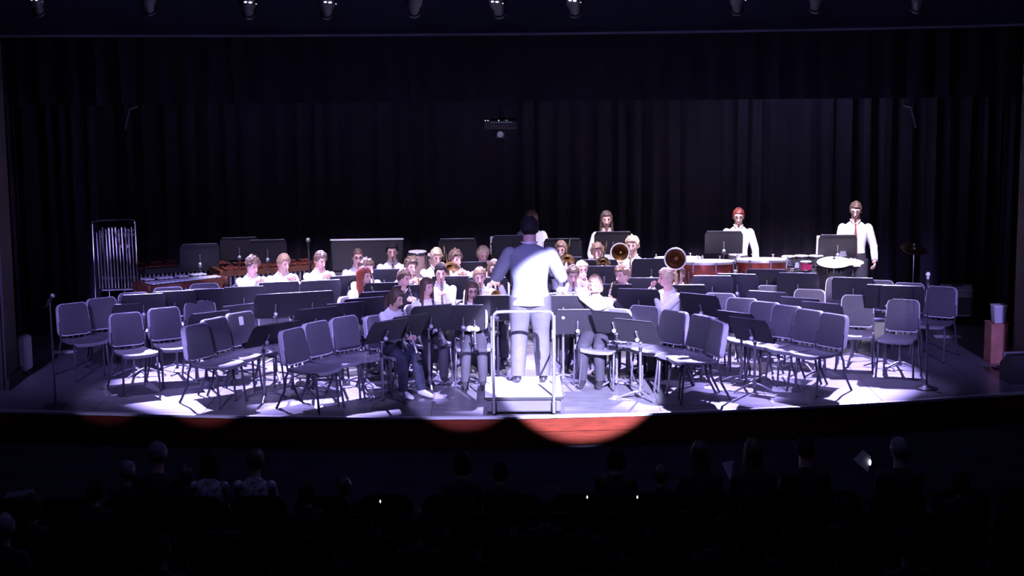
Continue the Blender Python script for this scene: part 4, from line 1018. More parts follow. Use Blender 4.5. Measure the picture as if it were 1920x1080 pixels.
for s in (-1, 1):
    MB().tube([(s*0.34, 0.02, 0.20), (s*0.34, 0.02, rt-0.14)], 0.0125, 'alu', 8).build('side_post', pt)
    MB().tube([(s*0.315, ry, 0.62), (s*0.34, 0.02, 0.62)], 0.0105, 'alu', 8).build('side_bar', pt)
    MB().box((s*0.315, ry+0.012, 0.10), (0.05, 0.03, 0.10), 'black', bev=0.006).build('clamp', pt)
MB().box((0.315, ry-0.004, rt-0.24), (0.045, 0.04, 0.10), 'alu', bev=0.01).build('latch', pt)

# ------------------------------------------------------------------ mallet instruments
def keyboard(name, label, A, B, depth, z, nb, bar, frm, taper=0.6, tubes=True):
    A = Vector(A); B = Vector(B); L = (B-A).length; ang = math.atan2(B.y-A.y, B.x-A.x)
    t = thing(name, label, 'percussion', (A.x, A.y, 0), ang)
    d1 = depth*taper
    f = MB(); f.slab([(0, 0), (L, 0.0), (L, 0.028), (0, 0.028)], 0.075, frm, (0, 0, z-0.055), (1, 0, 0), (0, 1, 0))
    f.slab([(0, depth-0.03), (L, d1-0.03), (L, d1), (0, depth)], 0.075, frm, (0, 0, z-0.045), (1, 0, 0), (0, 1, 0))
    f.build('rail', t, False)
    for x, dd in ((-0.02, depth), (L+0.02, d1)):
        MB().box((x, dd/2, z-0.055), (0.05, dd+0.05, 0.11), frm, bev=0.012).build('end_block', t)
        for yy in (0.03, dd-0.04): MB().box((x, yy, (z-0.1)/2+0.02), (0.045, 0.045, z-0.14), frm, bev=0.01).ball((x, yy, 0.03), (0.03, 0.02, 0.03), 'black', 8, 6).build('leg', t)
    w = (L-0.06)/nb
    for i in range(nb):
        x = 0.03+w*(i+.5); dd = depth+(d1-depth)*x/L; l = dd*0.5
        MB().box((x, 0.03+l/2, z), (w*0.84, l, 0.018), bar, bev=0.004).build('bar', t)
        if i % 7 not in (2, 6) and i < nb-1: MB().box((x+w/2, dd*0.5+0.05+l*0.42, z+0.022), (w*0.78, l*0.8, 0.018), bar, bev=0.004).build('bar', t)
    if tubes:
        for i in range(nb):
            x = 0.03+w*(i+.5); h = 0.38*(1-0.65*i/nb)
            MB().tube([(x, 0.09, z-0.04), (x, 0.09, z-0.05-h)], w*0.30, 'alu', 8).build('resonator', t)
    MB().box((L/2, depth*0.35, 0.2), (L, 0.03, 0.05), frm, bev=0.008).build('stretcher', t)
    return t
keyboard('vibraphone', 'small wood-framed percussion with rows of silvery metal bars at left', P(283, 534, .86), P(421, 519, .86), 0.44, .86, 15, 'bars', 'frame', .7)
keyboard('marimba', 'dark long marimba behind the silvery metal bars, right of the chimes', P(258, 503, .86), P(428, 492, .86), 0.55, .86, 20, 'rosewood', 'black', .6)
keyboard('marimba', 'marimba with red wooden bars behind the first and second seated boys', P(418, 506, .86), P(600, 493, .86), 0.50, .86, 20, 'rosewood', 'frame', .6)
# tubular bells
cy = 4.12; a = PY(180, 560, cy); bb = PY(258, 560, cy); zt = PY(218, 413, cy).z; wd = bb.x-a.x
t = thing('tubular_bells', 'tall rack of hanging silver chime tubes at the left rear of the stage', 'chimes', ((a.x+bb.x)/2, cy, 0), R(8))
h = wd/2
MB().tube(bez([(-h, 0, .12), (-h, 0, zt-.15), (-h+.01, 0, zt-.05), (-h+.05, 0, zt), (h-.05, 0, zt), (h-.01, 0, zt-.05), (h, 0, zt-.15), (h, 0, .12)], 4), .013, 'chrome', 8).build('frame', t)
z1 = PY(218, 433, cy).z; z2 = PY(218, 522, cy).z; z3 = PY(218, 544, cy).z
for zz, dy in ((z1, .03), (z1-.06, .05), (z2, .04), (z3, .04)): MB().box((0, dy, zz), (wd-.02, .016, .028), 'alu', bev=.004).build('cross_bar', t)
for i in range(12):
    x = -h+.05+(wd-.1)*i/11; up_ = .07 if i % 7 in (1, 2, 4, 5, 6) else 0; lo = z2-.02-(.0 if i % 3 else .0)
    MB().tube([(x, -.015-.03*(up_ > 0), z1+.02-.04*(i < 2)+up_*.4), (x+.012, -.015, z3+.03)], .016, 'chrome', 9).ball((x, -.015-.03*(up_ > 0), z1+.022-.04*(i < 2)+up_*.4), (.015, .015, .014), 'silver', 8, 6).build('chime_tube', t)
for s in (-1, 1):
    MB().box((s*h, .0, .09), (.05, .50, .05), 'black', bev=.012).build('foot', t)
    MB().tube([(s*.1, .04, z3), (s*.1, .04, .12)], .012, 'chrome', 8).build('pedal_rod', t)
MB().box((0, .0, .12), (wd, .05, .04), 'black', bev=.01).build('base_bar', t)
for i, (x, tl) in enumerate(((.02, 20), (.13, 14))):
    m = MB().tube([(0, -.07, 0), (math.sin(R(tl))*.16, -.07, -.16)], .008, 'maple', 7).tube([(math.sin(R(tl))*.16, -.07, -.16), (math.sin(R(tl))*.2, -.07, -.2)], .018, 'paper', 8)
    o = thing('chime_hammer', ['wooden chime hammer hooked on the chime rack, the left one', 'pale chime hammer hooked on the chime rack, the right one'][i], 'hammer', (t.location.x+x*1.0, t.location.y+x*.14, z1-.02), R(8)); m.build('handle', o)
# microphone stand behind the third boy
p = P(580, 492, .9)
t = thing('microphone_stand', 'short pole with a round silvery microphone behind the third seated boy', 'microphone', (p.x, 4.7, 0))
zt = PY(578, 450, 4.7).z; x0 = PY(578, 450, 4.7).x-p.x
MB().tube([(0, 0, .02), (x0, 0, zt-.03)], .011, 'steel', 8).build('pole', t); MB().lathe([(.12, 0), (.12, .012), (.02, .03)], 'steel', 18, (0, 0, 0), cap=True).build('base', t)
MB().ball((x0, -.01, zt), (.036, .036, .036), 'alu', 12, 8).tube([(x0, 0, zt-.12), (x0, 0, zt-.02)], [.012, .022], 'black', 9).build('microphone', t)
# wide dark panel
a = PY(622, 520, 4.75); b_ = PY(757, 520, 4.75); zt = PY(690, 447, 4.75).z
t = thing('instrument_case', 'wide dark rectangular panel behind the two white-shirted boys', 'panel', ((a.x+b_.x)/2, 4.75, 0), R(3))
wd = b_.x-a.x; MB().box((0, 0, (zt+.75)/2), (wd, .06, zt-.75), 'stand', bev=.02).build('panel', t); MB().box((0, -.02, .70), (wd, .30, .10), 'steel', bev=.02).build('ledge', t)
MB().box((0, -.03, zt-.01), (wd+.01, .02, .02), 'rim').build('edge_strip', t)
for s in (-1, 1): MB().box((s*(wd/2-.08), 0, .33), (.05, .30, .66), 'steel', bev=.01).build('leg', t)
# conga
def conga(u, v, y, r, label):
    p = PY(u, v, y); t = thing('conga', label, 'drum', (p.x, y, 0)); z = p.z; h = .62
    MB().lathe([(r*.72, z-h), (r*.95, z-h*.72), (r*1.12, z-h*.40), (r*1.05, z-h*.12), (r, z-.03)], 'maple', 20, cap=True).build('shell', t)
    MB().lathe([(r*1.0, z-.035), (r*1.0, z), (r*.9, z+.006), (.01, z+.006)], 'headskin', 20).build('drum_head', t)
    MB().lathe([(r*1.06, z-.05), (r*1.09, z-.025), (r*1.06, z-.012), (r*1.01, z-.03)], 'chrome', 20).build('rim', t)
    for i in range(6):
        a = i*PI/3+.3; MB().tube([(math.cos(a)*r*1.09, math.sin(a)*r*1.09, z-.03), (math.cos(a)*r*1.14, math.sin(a)*r*1.14, z-.17)], .006, 'chrome', 6).build('lug', t)
    for i in range(3):
        a = R(90+120*i); MB().tube([(math.cos(a)*r*.8, math.sin(a)*r*.8, z-h*.55), (math.cos(a)*r*1.6, math.sin(a)*r*1.6, .01)], .010, 'steel', 7).build('leg', t)
conga(783, 471, 4.7, .125, 'pale wooden conga drum standing behind the curly-haired trumpeter')
conga(800, 477, 4.95, .11, 'second pale conga drum, partly hidden behind the blond boy')
# timpani
def timpani(u, v, y, r, label):
    p = PY(u, v, y); z = p.z; t = thing('timpani', label, 'drum', (p.x, y, 0), 0, 'copper kettle drums')
    MB().lathe([(.05, z-r*1.15), (r*.45, z-r*1.08), (r*.80, z-r*.78), (r*.97, z-r*.40), (r*1.0, z-.03)], 'copper', 32, cap=True).build('bowl', t)
    MB().lathe([(r*1.0, z-.012), (r*1.005, z+.004), (r*.97, z+.008), (.01, z+.009)], 'headskin', 32).build('drum_head', t)
    MB().lathe([(r*1.005, z-.035), (r*1.05, z-.03), (r*1.05, z-.004), (r*1.01, z-.002)], 'alu', 32).build('rim', t)
    for o_ in t.children:
        o_.rotation_euler = (R(-4.5), 0, 0); o_.location = (0, -z*math.sin(R(4.5)), z*(1-math.cos(R(4.5))))
    for i in range(8):
        a = i*PI/4+.2; c, s_ = math.cos(a), math.sin(a)
        MB().tube([(c*r*1.06, s_*r*1.06, z+.02), (c*r*1.06, s_*r*1.06, z-.10)], .009, 'chrome', 6).tube([(c*r*1.06-.022*s_, s_*r*1.06+.022*c, z+.022), (c*r*1.06+.022*s_, s_*r*1.06-.022*c, z+.022)], .005, 'chrome', 5).build('tension_rod', t)
    for i in range(4):
        a = R(45+90*i); c, s_ = math.cos(a), math.sin(a)
        MB().tube(bez([(c*r*1.04, s_*r*1.04, z-.1), (c*r*.98, s_*r*.98, z-r*.8), (c*r*.75, s_*r*.75, .16), (c*r*.95, s_*r*.95, .05)], 3), .012, 'steel', 7).ball((c*r*.95, s_*r*.95, .04), (.02, .03, .04), 'black', 8, 6).build('strut', t)
    MB().lathe([(.02, .05), (r*.8, .06), (r*.8, .10), (.10, .14)], 'steel', 18, cap=True).build('base', t)
timpani(1428, 486, 3.55, .33, 'copper kettle drum furthest right, its pale head in front of the red-haired boy')
timpani(1325, 489.5, 3.55, .36, 'copper kettle drum directly under the standing red-haired boy\'s stand')
timpani(1272, 483, 4.15, .32, 'copper kettle drum furthest left, behind the second brass bell')
# trap table with small percussion
def at(u, v, y): return PY(u, v, y)
p = at(1500, 512, 3.6)
t = thing('trap_table', 'black cloth table for small percussion right of the copper drums', 'table', (p.x, 3.6, 0))
zt = p.z+.02
MB().box((0, 0, zt), (.42, .34, .03), 'black', bev=.01).build('tabletop', t); MB().tube([(0, 0, .1), (0, 0, zt)], .018, 'chrome', 9).build('pole', t)
for i in range(3):
    a = R(90+120*i); MB().tube([(0, 0, .25), (math.cos(a)*.28, math.sin(a)*.28, .01)], .011, 'chrome', 7).build('leg', t)
def small_drum(u, v, y, r, h, m, label, name='small_drum'):
    p = at(u, v, y); z = p.z; t = thing(name, label, 'drum', (p.x, y, z-h))
    MB().lathe([(r, 0), (r, h)], m, 22, cap=True).build('shell', t); MB().lathe([(r*.98, h+.004), (r*.9, h+.008), (.005, h+.008)], 'headskin', 22).build('drum_head', t)
    for zz in (0, h-.012): MB().lathe([(r*1.01, zz), (r*1.08, zz+.002), (r*1.08, zz+.012), (r*1.01, zz+.014)], 'chrome', 22).build('rim', t)
    for i in range(6):
        a = i*PI/3+.5; MB().box((math.cos(a)*r*1.05, math.sin(a)*r*1.05, h/2), (.014, .014, h*.45), 'chrome', bev=.004).build('lug', t)
    return t
small_drum(1511, 491, 3.5, .075, .11, 'magenta', 'small wine-red drum with a pale head among shiny hardware')
small_drum(1478, 481, 3.8, .09, .10, 'black', 'small black drum just right of the last copper drum')
small_drum(1502, 480, 4.0, .10, .12, 'black', 'black tom drum, the left of two behind the wine-red drum')
small_drum(1530, 480, 4.0, .10, .12, 'black', 'black tom drum, the right of two behind the wine-red drum')
for k, (u, y) in enumerate(((1478, 3.8), (1502, 4.0), (1530, 4.0))):
    p = at(u, 497, y); t = thing('drum_stand', 'chrome tripod holding the %s drum' % ('small black', 'left black tom', 'right black tom')[k], 'stand', (p.x, y, 0))
    zt = at(u, 480, y).z-.125
    MB().tube([(0, 0, .15), (0, 0, zt)], .011, 'chrome', 8).build('pole', t); MB().box((0, 0, zt+.004), (.14, .02, .012), 'chrome').build('cradle', t)
    for i in range(3):
        a = R(30+120*i); MB().tube([(0, 0, .32), (math.cos(a)*.26, math.sin(a)*.26, .01)], .008, 'chrome', 6).build('leg', t)
for k, (u, v, m, lb) in enumerate(((1485, 505, 'chrome', 'shiny tambourine lying on the black percussion table, left side'), (1494, 502, 'silver', 'small shiny cowbell on the percussion table'), (1522, 504, 'chrome', 'shiny triangle bar on the percussion table beside the red drum'))):
    p = at(u, v, 3.5); t = thing(('tambourine', 'cowbell', 'triangle')[k], lb, 'percussion', (p.x, 3.5, p.z))
    if k == 0: MB().tube([(math.cos(R(30*i))*.07, math.sin(R(30*i))*.07, .0) for i in range(13)], .012, 'chrome', 6, cap=False).build('hoop', t)
    if k == 1: MB().slab([(-.03, 0), (.03, 0), (.022, .07), (-.022, .07)], .03, 'silver', (0, 0, 0)).build('bell', t)
    if k == 2: MB().tube([(-.06, 0, .0), (.06, 0, 0), (0, .02, .09), (-.055, 0, .01)], .006, 'chrome', 6).build('bar', t)
def cymbal(u, v, y, r, tilt, yaw, label, m='brass', base=None, name='cymbal'):
    p = at(u, v, y); t = thing(name+'_on_stand', label, 'cymbal', (p.x, y, 0)); z = p.z
    Q = Matrix.Translation((0, 0, z)) @ Matrix.Rotation(R(yaw), 4, 'Z') @ Matrix.Rotation(R(tilt), 4, 'X')
    c = MB().lathe([(.006, .028), (.03, .026), (.042, .012), (r*.6, .004), (r, -.010), (r, -.013), (r*.6, .001), (.04, .008), (.006, .022)], m, 36); c.xf(Q); c.build('cymbal', t)
    MB().tube([(0, 0, z-.03), (0, 0, z+.06)], .006, 'chrome', 6).ball((0, 0, z+.06), (.014, .014, .01), 'chrome', 8, 5).tube([(0, 0, z+.03), (0, 0, z+.045)], .016, 'black', 8).build('wing_nut', t)
    MB().tube([(0, 0, .3), (0, 0, z-.02)], .010, 'chrome', 8).tube([(0, 0, .2), (0, 0, z*.6)], .014, 'chrome', 8).build('pole', t)
    for i in range(3):
        a = R(-60+120*i); MB().tube([(0, 0, .42), (math.cos(a)*.30, math.sin(a)*.30, .012)], .009, 'chrome', 7).ball((math.cos(a)*.30, math.sin(a)*.30, .014), .014, 'black', 7, 5).build('leg', t)
    return t
cymbal(1564, 490, 3.3, .22, 12, -12, 'bright tilted cymbal on a stand in front of the boy with the red tie', 'cym')
cymbal(1591, 489, 3.7, .20, 6, 20, 'second bright cymbal, behind and right of the tilted one', 'cym')
cymbal(1714, 466, 3.5, .17, 20, 20, 'dim lone cymbal on a tall stand near the right microphone', 'brass')
p = at(1580, 476, 3.5); t = thing('cowbell', 'pale cowbell mounted above the two bright cymbals', 'cowbell', (p.x, 3.5, p.z))
MB().slab([(-.05, -.03), (.05, -.03), (.035, .035), (-.035, .035)], .05, 'silver', (0, 0, 0)).build('bell', t); MB().tube([(0, .02, 0), (.02, .10, -.25)], .006, 'chrome', 6).build('rod', t)
p = at(1570, 515, 3.45)
small_drum(1572, 497, 3.75, .18, .14, 'black', 'black snare drum under the two bright cymbals', 'snare_drum')
zt = at(1572, 497, 3.75).z-.15; q = at(1572, 497, 3.75)
t = thing('snare_stand', 'chrome snare stand under the black snare drum', 'stand', (q.x, 3.75, 0))
MB().tube([(0, 0, .15), (0, 0, zt)], .011, 'chrome', 8).build('pole', t)
for i in range(3):
    a = R(90+120*i); MB().tube([(0, 0, .3), (math.cos(a)*.26, math.sin(a)*.26, .01)], .009, 'chrome', 7).build('leg', t); MB().tube([(0, 0, zt), (math.cos(a)*.17, math.sin(a)*.17, zt+.02)], .008, 'chrome', 7).build('cradle_arm', t)

# ------------------------------------------------------------------ microphones at the sides of the apron
def mic_stand(base, top, label, headm, rot):
    b = P(*base, 0); q = PY(top[0], top[1], b.y); t = thing('microphone_stand', label, 'microphone', (b.x, b.y, 0)); dx = q.x-b.x
    MB().lathe([(.128, 0), (.130, .008), (.122, .018), (.05, .034), (.018, .05)], 'steel', 28, cap=True).build('base', t)
    MB().tube([(0, 0, .03), (dx*.55, 0, q.z*.56)], .0115, 'steel', 9).tube([(dx*.5, 0, q.z*.52), (dx, 0, q.z-.04)], .0085, 'steel', 9).build('pole', t)
    MB().tube([(dx*.53, 0, q.z*.53), (dx*.57, 0, q.z*.59)], .018, 'black', 10).build('clutch', t)
    X = Vector((math.sin(R(rot)), -.35, math.cos(R(rot)))).normalized(); c = Vector((dx, 0, q.z-.02))
    mb = MB().tube([c-X*.10, c+X*.05], [.010, .017], headm[1], 10).ball(c+X*.075, .026, headm[0], 12, 8); mb.build('microphone', t)
    MB().tube([c-X*.03, c+X*.02], .022, 'black' if headm[1] != 'silver' else 'silver', 10).tube([(dx, 0, q.z-.06), tuple(c)], .010, 'black', 7).build('clip', t)
    return t
mic_stand((105, 762), (93, 560), 'microphone on a round-base stand at the far left of the apron', ('alu', 'black'), 35)
mic_stand((1737, 729), (1740, 522), 'microphone on a round-base stand at the right of the apron, brightly lit', ('paper', 'paper'), -6)  # white head and body paint the strong light on this microphone

# ------------------------------------------------------------------ loose things on and beside the stage
def sheet(u0, v0, w, d, rz, label, name='paper_sheet'):
    p = P(u0, v0, 0); o = MB().slab([(-w/2, -d/2), (w/2, -d/2), (w/2, d/2), (-w/2, d/2)], .0012, 'paper', (0, 0, 0), (1, 0, 0), (0, 1, 0)).build(name, None, False)
    o.location = (p.x, p.y, .0012); o.rotation_euler = (0, 0, R(rz)); return tag(o, label, 'paper', )
sheet(1466, 730, .22, .28, -12, 'white sheet of paper lying on the floor by the crossed stands')
sheet(120, 660, .30, .20, 4, 'white sheet of paper on the floor behind the left microphone')
sheet(1777, 631, .34, .20, -4, 'white sheet of paper on the floor in front of the amplifier')
# amplifier
p = P(1790, 607, 0)
t = thing('guitar_amplifier', 'silver-grey combo amplifier leaning back on a small stand', 'amplifier', (p.x, p.y, 0), R(-10))
Q = Matrix.Translation((0, 0, .13)) @ Matrix.Rotation(R(12), 4, 'X')
MB().box((0, 0, .205), (.44, .22, .41), 'amp', bev=.02).xf(Q).build('cabinet', t)
MB().box((0, -.112, .165), (.40, .012, .25), 'grille', bev=.004).xf(Q).build('grille', t)
MB().box((0, -.112, .345), (.40, .010, .06), 'alu', bev=.004).xf(Q).build('control_panel', t)
for i in range(6): MB().tube([(-.13+.052*i, -.117, .345), (-.13+.052*i, -.132, .345)], .012, 'paper', 10).xf(Q).build('knob', t)
MB().box((0, 0, .42), (.14, .03, .018), 'black', bev=.006).xf(Q).build('handle', t)
for s in (-1, 1): MB().tube([(s*.16, -.12, .012), (s*.16, -.10, .14), (s*.16, .14, .10), (s*.16, .20, .012)], .010, 'black', 7).build('stand_leg', t)
# right wing: plywood box, pale bin, black monitor
p = P(1868, 681, 0)
t = thing('wooden_crate', 'tall reddish wooden box standing against the right pier', 'box', (p.x+.02, p.y+.12, 0), R(0)); 
b = MB().box((0, 0, .235), (.20, .30, .47), 'redbox', bev=.006); b.build('box_body', t)
MB().box((0, 0, .474), (.215, .31, .012), 'redbox').build('lid', t)
t2 = thing('pale_bin', 'pale open bin standing on the reddish wooden box', 'bin', (p.x+.04, p.y+.12, .482))
MB().slab([(-.06, 0), (.06, 0), (.075, .20), (-.075, .20)], .16, 'rim', (0, 0, 0)).build('bin_body', t2, False); MB().box((0, 0, .205), (.165, .175, .012), 'paper').build('bin_rim', t2)
p = P(1905, 712, 0)
t = thing('stage_monitor', 'black wedge loudspeaker on the floor before the right pier', 'speaker', (p.x+.10, p.y-.08, 0), R(8))
MB().slab([(-.16, 0), (.16, 0), (.16, .20), (-.02, .33), (-.16, .33)], .52, 'black', (0, 0, 0), (0, 1, 0), (0, 0, 1)).build('cabinet', t, False); MB().box((0, .12, .25), (.46, .012, .16), 'grille', rot=Matrix.Rotation(R(-40), 3, 'X')).build('grille', t)
p = P(44, 702, 0)
t = thing('door_speaker', 'small pale upright cabinet tucked behind the left pier', 'cabinet', (-5.84, 1.66, 0))
MB().box((0, 0, .235), (.12, .26, .43), 'amp', bev=.03).build('cabinet_body', t); MB().box((0, 0, .01), (.10, .2, .02), 'black').build('foot', t)
p = P(1868, 690, 0)
o = MB().tube(bez([(p.x-.05, p.y, .012), (p.x+.02, p.y-.10, .012), (p.x+.10, p.y-.02, .012), (p.x+.04, p.y+.05, .012), (p.x-.02, p.y-.04, .012), (p.x+.13, p.y-.14, .012)], 5), .010, 'steel', 6).build('cable'); tag(o, 'coiled grey cable on the floor at the foot of the wooden box', 'cable')

for key_u, lb in ((958, 'white sheet music edge sticking out left of the tall stand by the conductor'), (1572, 'white sheet music edge sticking out left of the stand before the red tie')):
    k_ = [i for i, q in enumerate(STANDS) if q[0] == key_u][0]; so = stands[k_]; h_ = STANDS[k_][4]; tl = R(15)
    t = thing('sheet_music', lb, 'paper', (so.location.x, so.location.y, h_-0.32*math.cos(tl)), so.rotation_euler.z)
    MB().slab([(-.278, .035), (-.03, .035), (-.03, .30), (-.278, .30)], .003, 'paper', (0, .007, 0), (1, 0, 0), (0, 0, 1)).xf(Matrix.Rotation(tl, 4, 'X')).build('sheet', t, False)

# ------------------------------------------------------------------ projector hung before the rear curtain
q = PY(938, 232, 4.9)
t = thing('projector', 'black ceiling projector with tiny green lights hanging at top centre', 'projector', (q.x, 4.9, q.z))
MB().box((0, 0, .0), (.46, .36, .13), 'black', bev=.02).build('housing', t)
MB().box((.02, -.183, .03), (.30, .008, .010), 'rim').box((0, -.183, -.02), (.2, .008, .008), 'steel').build('vent', t)
MB().box((0, -.06, -.125), (.12, .16, .13), 'black', bev=.015).build('lens_housing', t)
MB().lathe([(.038, 0), (.042, .03), (.036, .035), (.034, .012), (.001, .010)], 'lens', 18, (0, -.135, -.13), (0, -1, -.1)).build('lens', t)
for s in (-1, 1): MB().tube([(s*.068, -.10, -.19), (s*.068, -.10, -.075), (s*.05, -.10, -.065)], .006, 'chrome', 6).build('lens_bracket', t)
for x, m in ((.075, 'green'), (.095, 'green'), (-.02, 'lamp'), (-.20, 'lamp'), (-.165, 'lamp')): MB().ball((x, -.185, .055), (.008, .004, .006), m, 8, 5).build('status_light', t)
MB().tube([(0, 0, .06), (0, 0, 5.2)], .014, 'steel', 8).build('mount_pole', t); MB().tube([(-.06, 0, .07), (0, 0, .22), (.07, 0, .07)], .008, 'steel', 6).build('mount_bracket', t)

# ------------------------------------------------------------------ spotlights over the apron
LB = 0.22
pz = PY(960, -25, LB).z
o = MB().tube([(-8.8, LB, pz), (8.8, LB, pz)], .024, 'steel', 10).build('lighting_pipe'); tag(o, 'long horizontal lighting pipe along the top of the picture', 'pipe')
for i, (u, v, on) in enumerate(((68, 11, .6), (278, 8, 0), (465, 15, 1), (613, 15, 1), (778, 12, 0), (932, 14, 1), (1076, 12, 1), (1382, 8, 1), (1530, 4, 1), (1722, 4, 0))):
    q = PY(u, v, LB-.02)
    t = thing('stage_spotlight', 'stage spotlight hanging over the apron, '+['furthest left, several small glints', 'unlit, second from the left', 'lit, above the left seats', 'lit, just right of the previous lit one', 'unlit, left of the centre', 'lit, above the conductor', 'lit, next right of the centre one', 'lit, first of the right pair', 'lit, outer one of the right pair', 'unlit, furthest right'][i], 'spotlight', (q.x, LB-.02, q.z), R(180+(8 if u < 900 else -8)), 'spotlights over the apron')
    MB().lathe([(.075, -.20), (.085, -.19), (.085, .02), (.065, .04), (.06, .16), (.072, .17), (.072, .20)], 'black', 18, (0, 0, .05), (0, -1, -.75), cap=True).build('barrel', t)
    MB().box((0, .12, .16), (.15, .13, .13), 'black', bev=.02).build('lamp_cap', t)
    MB().tube([(-.095, -.02, .04), (-.095, 0, .20), (.095, 0, .20), (.095, -.02, .04)], .010, 'black', 6).build('yoke', t)
    MB().box((0, .02, .24), (.05, .05, .09), 'black').build('clamp', t)
    if on:
        g = MB()
        for k, (x, z, s) in enumerate(((-.028, -.004, 1), (.022, .0, .9), (-.075, .03, .4), (-.09, -.02, .4))):
            g.ball((x, .185, .06+z), (.020*s*on, .006, .010*s*on), 'lamp', 8, 5)
        g.build('lamp_vent', t)
for i, (u, v, dx) in enumerate(((243, 208, -.07), (1708, 205, .07))):
    q = PY(u, v, 2.6); t = thing('side_boom_light', ('dim small lamp arm hanging at the upper left of the curtain', 'dim small lamp arm hanging at the upper right of the curtain')[i], 'spotlight', tuple(q))
    MB().tube([(0, 0, .05), (dx, 0, -.22)], .016, 'steel', 8).build('arm', t); MB().tube([(0, 0, .03), (-dx*1.3, 0, .06)], .018, 'steel', 8).build('bracket', t); MB().tube([(0, 0, .05), (0, 0, 5.0)], .01, 'black', 6).build('drop_pipe', t)

# ------------------------------------------------------------------ auditorium seats
def make_seat():
    t = thing('auditorium_seat', '', 'seat')
    rs = []
    for (y, z0, z1, w) in ((.0, .30, .0, 1), ):
        pass
    b = MB()
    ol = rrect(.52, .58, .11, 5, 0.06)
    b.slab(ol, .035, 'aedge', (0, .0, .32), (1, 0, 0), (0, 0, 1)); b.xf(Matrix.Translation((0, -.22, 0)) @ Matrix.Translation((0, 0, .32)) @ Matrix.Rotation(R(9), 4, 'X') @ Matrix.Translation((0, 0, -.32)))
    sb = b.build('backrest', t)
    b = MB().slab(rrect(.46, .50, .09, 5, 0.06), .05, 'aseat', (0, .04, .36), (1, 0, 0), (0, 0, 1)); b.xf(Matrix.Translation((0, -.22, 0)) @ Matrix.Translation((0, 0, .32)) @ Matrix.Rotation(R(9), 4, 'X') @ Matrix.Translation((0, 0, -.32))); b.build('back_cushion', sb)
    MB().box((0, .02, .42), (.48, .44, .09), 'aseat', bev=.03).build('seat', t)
    for s in (-1, 1):
        MB().box((s*.268, .02, .62), (.05, .36, .035), 'aedge', bev=.012).build('armrest', t)
        MB().box((s*.268, -.02, .305), (.035, .10, .61), 'aedge', bev=.01).build('leg', t)
    return t
seat0 = make_seat(); first = True
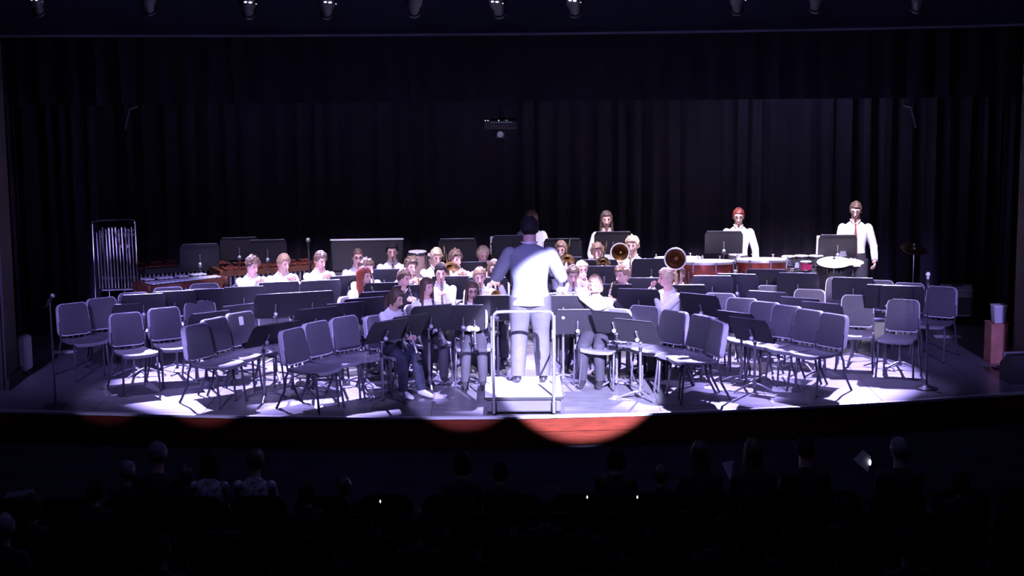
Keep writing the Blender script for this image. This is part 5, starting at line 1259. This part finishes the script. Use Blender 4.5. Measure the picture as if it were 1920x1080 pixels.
# the seat faces the stage (+Y): its back is toward us
rowlab = ['dark auditorium seat in the row nearest the stage', 'dark auditorium seat in the second row from the stage', 'dark auditorium seat in the third row from the stage', 'dark auditorium seat in the fourth row from the stage', 'dark auditorium seat in the fifth row from the stage', 'dark auditorium seat in the row nearest the camera']
ROWY = [-3.35-.95*i for i in range(6)]
for r_, y in enumerate(ROWY):
    n = int(((y-CAM_Y)*0.31+.3)/.57); off = .28*(r_ % 2)
    for i in range(-n, n+1):
        loc = (i*.57+off, y-.02, rake(y))
        if first: seat0.location = loc; seat0['label'] = rowlab[r_]; seat0['group'] = 'row %s of auditorium seats' % 'one'; first = False
        else: dup(seat0, loc, 0, rowlab[r_], 'row %s of auditorium seats' % ['one', 'two', 'three', 'four', 'five', 'six'][r_])
AUD = [
 (0, 240, 862, 'short', 'hgrey', 'adark', 'grey-haired audience member with a lit head edge, far left of the front seats'),
 (0, 296, 828, 'short', 'hgrey', 'adark', 'tall grey-haired audience member at the left, head rim faintly lit'),
 (0, 347, 870, 'bob', 'hbrown', 'adark', 'shorter audience member between the tall grey-haired one and the long-haired one'),
 (0, 393, 844, 'long', 'hblack', 'aprint', 'audience member with long dark hair and patterned shoulders, left of a similar one'),
 (0, 479, 842, 'short', 'hbrown', 'aprint', 'audience member with dark hair and a patterned light blouse, arm raised'),
 (0, 645, 893, 'short', 'hbrown', 'adark', 'small child\'s head alone above the seat backs left of centre'),
 (0, 866, 846, 'bob', 'hblack', 'adark', 'dark-haired audience member below the podium, left of a smaller one'),
 (0, 938, 864, 'short', 'hblack', 'adark', 'smaller dark-haired audience member right below the podium'),
 (0, 1155, 835, 'bob', 'hblack', 'adark', 'broad dark-haired audience member right of centre'),
 (0, 1240, 870, 'short', 'hbrown', 'adark', 'small low head right of the broad audience member'),
 (0, 1312, 826, 'long', 'hbrown', 'adark', 'audience member with a raised hairdo left of the paper triangle'),
 (0, 1412, 822, 'long', 'hbrown', 'adark', 'audience member right of the white paper triangle'),
 (0, 1509, 818, 'short', 'hblack', 'adark', 'broad-shouldered audience member left of the lit leaflet'),
 (0, 1686, 820, 'short', 'hgrey', 'adark', 'audience member with a faint grey lit head edge, far right'),
 (1, 180, 900, 'short', 'hblack', 'adark', 'dark audience member in the second row, far left'),
 (1, 575, 905, 'short', 'hblack', 'adark', 'dark audience member in the second row left of the small child'),
 (1, 1800, 880, 'bob', 'hblack', 'adark', 'dark audience member in the second row, far right'),
 (2, 60, 925, 'bob', 'hblack', 'adark', 'dark audience member holding a pale leaflet at the left edge'),
 (2, 420, 940, 'long', 'hblack', 'adark', 'dark long-haired audience member below the patterned blouses'),
 (2, 1020, 935, 'short', 'hblack', 'adark', 'dark audience member in the third row, centre'),
 (2, 1580, 925, 'long', 'hblack', 'adark', 'dark long-haired audience member below the lit leaflet'),
 (3, 10, 962, 'short', 'hgrey', 'adark', 'grey-haired audience member cut by the left picture edge'),
 (3, 780, 965, 'short', 'hblack', 'adark', 'dark audience member in the fourth row left of centre'),
 (3, 1350, 965, 'bob', 'hblack', 'adark', 'dark audience member in the fourth row right of centre'),
 (4, 300, 1000, 'short', 'hblack', 'adark', 'dark audience member low at the left, near the bottom'),
 (4, 1120, 1005, 'long', 'hblack', 'adark', 'dark long-haired audience member near the bottom, right of centre'),
 (4, 1700, 995, 'short', 'hblack', 'adark', 'dark audience member near the bottom right corner'),
 (5, 640, 1050, 'bob', 'hblack', 'adark', 'dark audience member at the bottom edge, left of centre'),
 (5, 1450, 1045, 'short', 'hblack', 'adark', 'dark audience member at the bottom edge, right side'),
]
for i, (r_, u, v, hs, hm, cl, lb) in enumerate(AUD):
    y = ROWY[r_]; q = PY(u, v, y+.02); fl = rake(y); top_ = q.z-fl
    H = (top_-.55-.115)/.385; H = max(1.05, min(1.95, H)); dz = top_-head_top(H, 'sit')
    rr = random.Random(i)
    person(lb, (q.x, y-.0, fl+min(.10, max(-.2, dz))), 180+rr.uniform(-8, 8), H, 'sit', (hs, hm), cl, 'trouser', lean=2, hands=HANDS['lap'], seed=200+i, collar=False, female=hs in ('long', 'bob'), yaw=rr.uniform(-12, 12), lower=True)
for i, (u, v, y, w_, h_, rz, nm, lb) in enumerate(((1366, 884, -3.1, .16, .17, 40, 'programme', 'white folded programme showing as a pale triangle between two heads'), (1618, 868, -3.2, .18, .16, 20, 'leaflet', 'pale leaflet held up at the right, catching a bright spot'), (36, 930, -4.9, .28, .14, -20, 'leaflet', 'pale leaflet lying aslant at the left edge of the audience'))):
    q = PY(u, v, y); t = thing(nm, lb, 'paper', tuple(q), R(rz))
    a, b2 = (([(-.07, .09), (.09, .09), (0, -.10)], 0), ([(-.1, .04), (.02, .12), (.09, .05), (.04, -.09)], 0), ([(-.15, -.03), (.15, .03), (.12, .07), (-.12, .02)], 0))[i]
    MB().slab(a, .003, 'paper', (0, 0, 0), (1, 0, 0), (0, .3, 1)).build('sheet', t, False)
    if i == 1: MB().ball((.07, -.01, .0), (.012, .01, .03), 'lamp', 8, 5).build('phone_light', t)
for u, v, y, lb in ((713, 940, -4.4, 'tiny bright aisle light low left of centre'), (1101, 932, -4.2, 'tiny bright aisle light low right of centre'), (1195, 932, -4.2, 'tiny aisle light right of its brighter twin')):
    q = PY(u, v, y); t = thing('aisle_light', lb, 'light', tuple(q)); MB().ball((0, 0, 0), (.007, .007, .016), 'lamp', 8, 6).build('lamp', t); MB().tube([(0, .006, -.03), (0, .006, .02)], .010, 'aedge', 6).build('bracket', t)
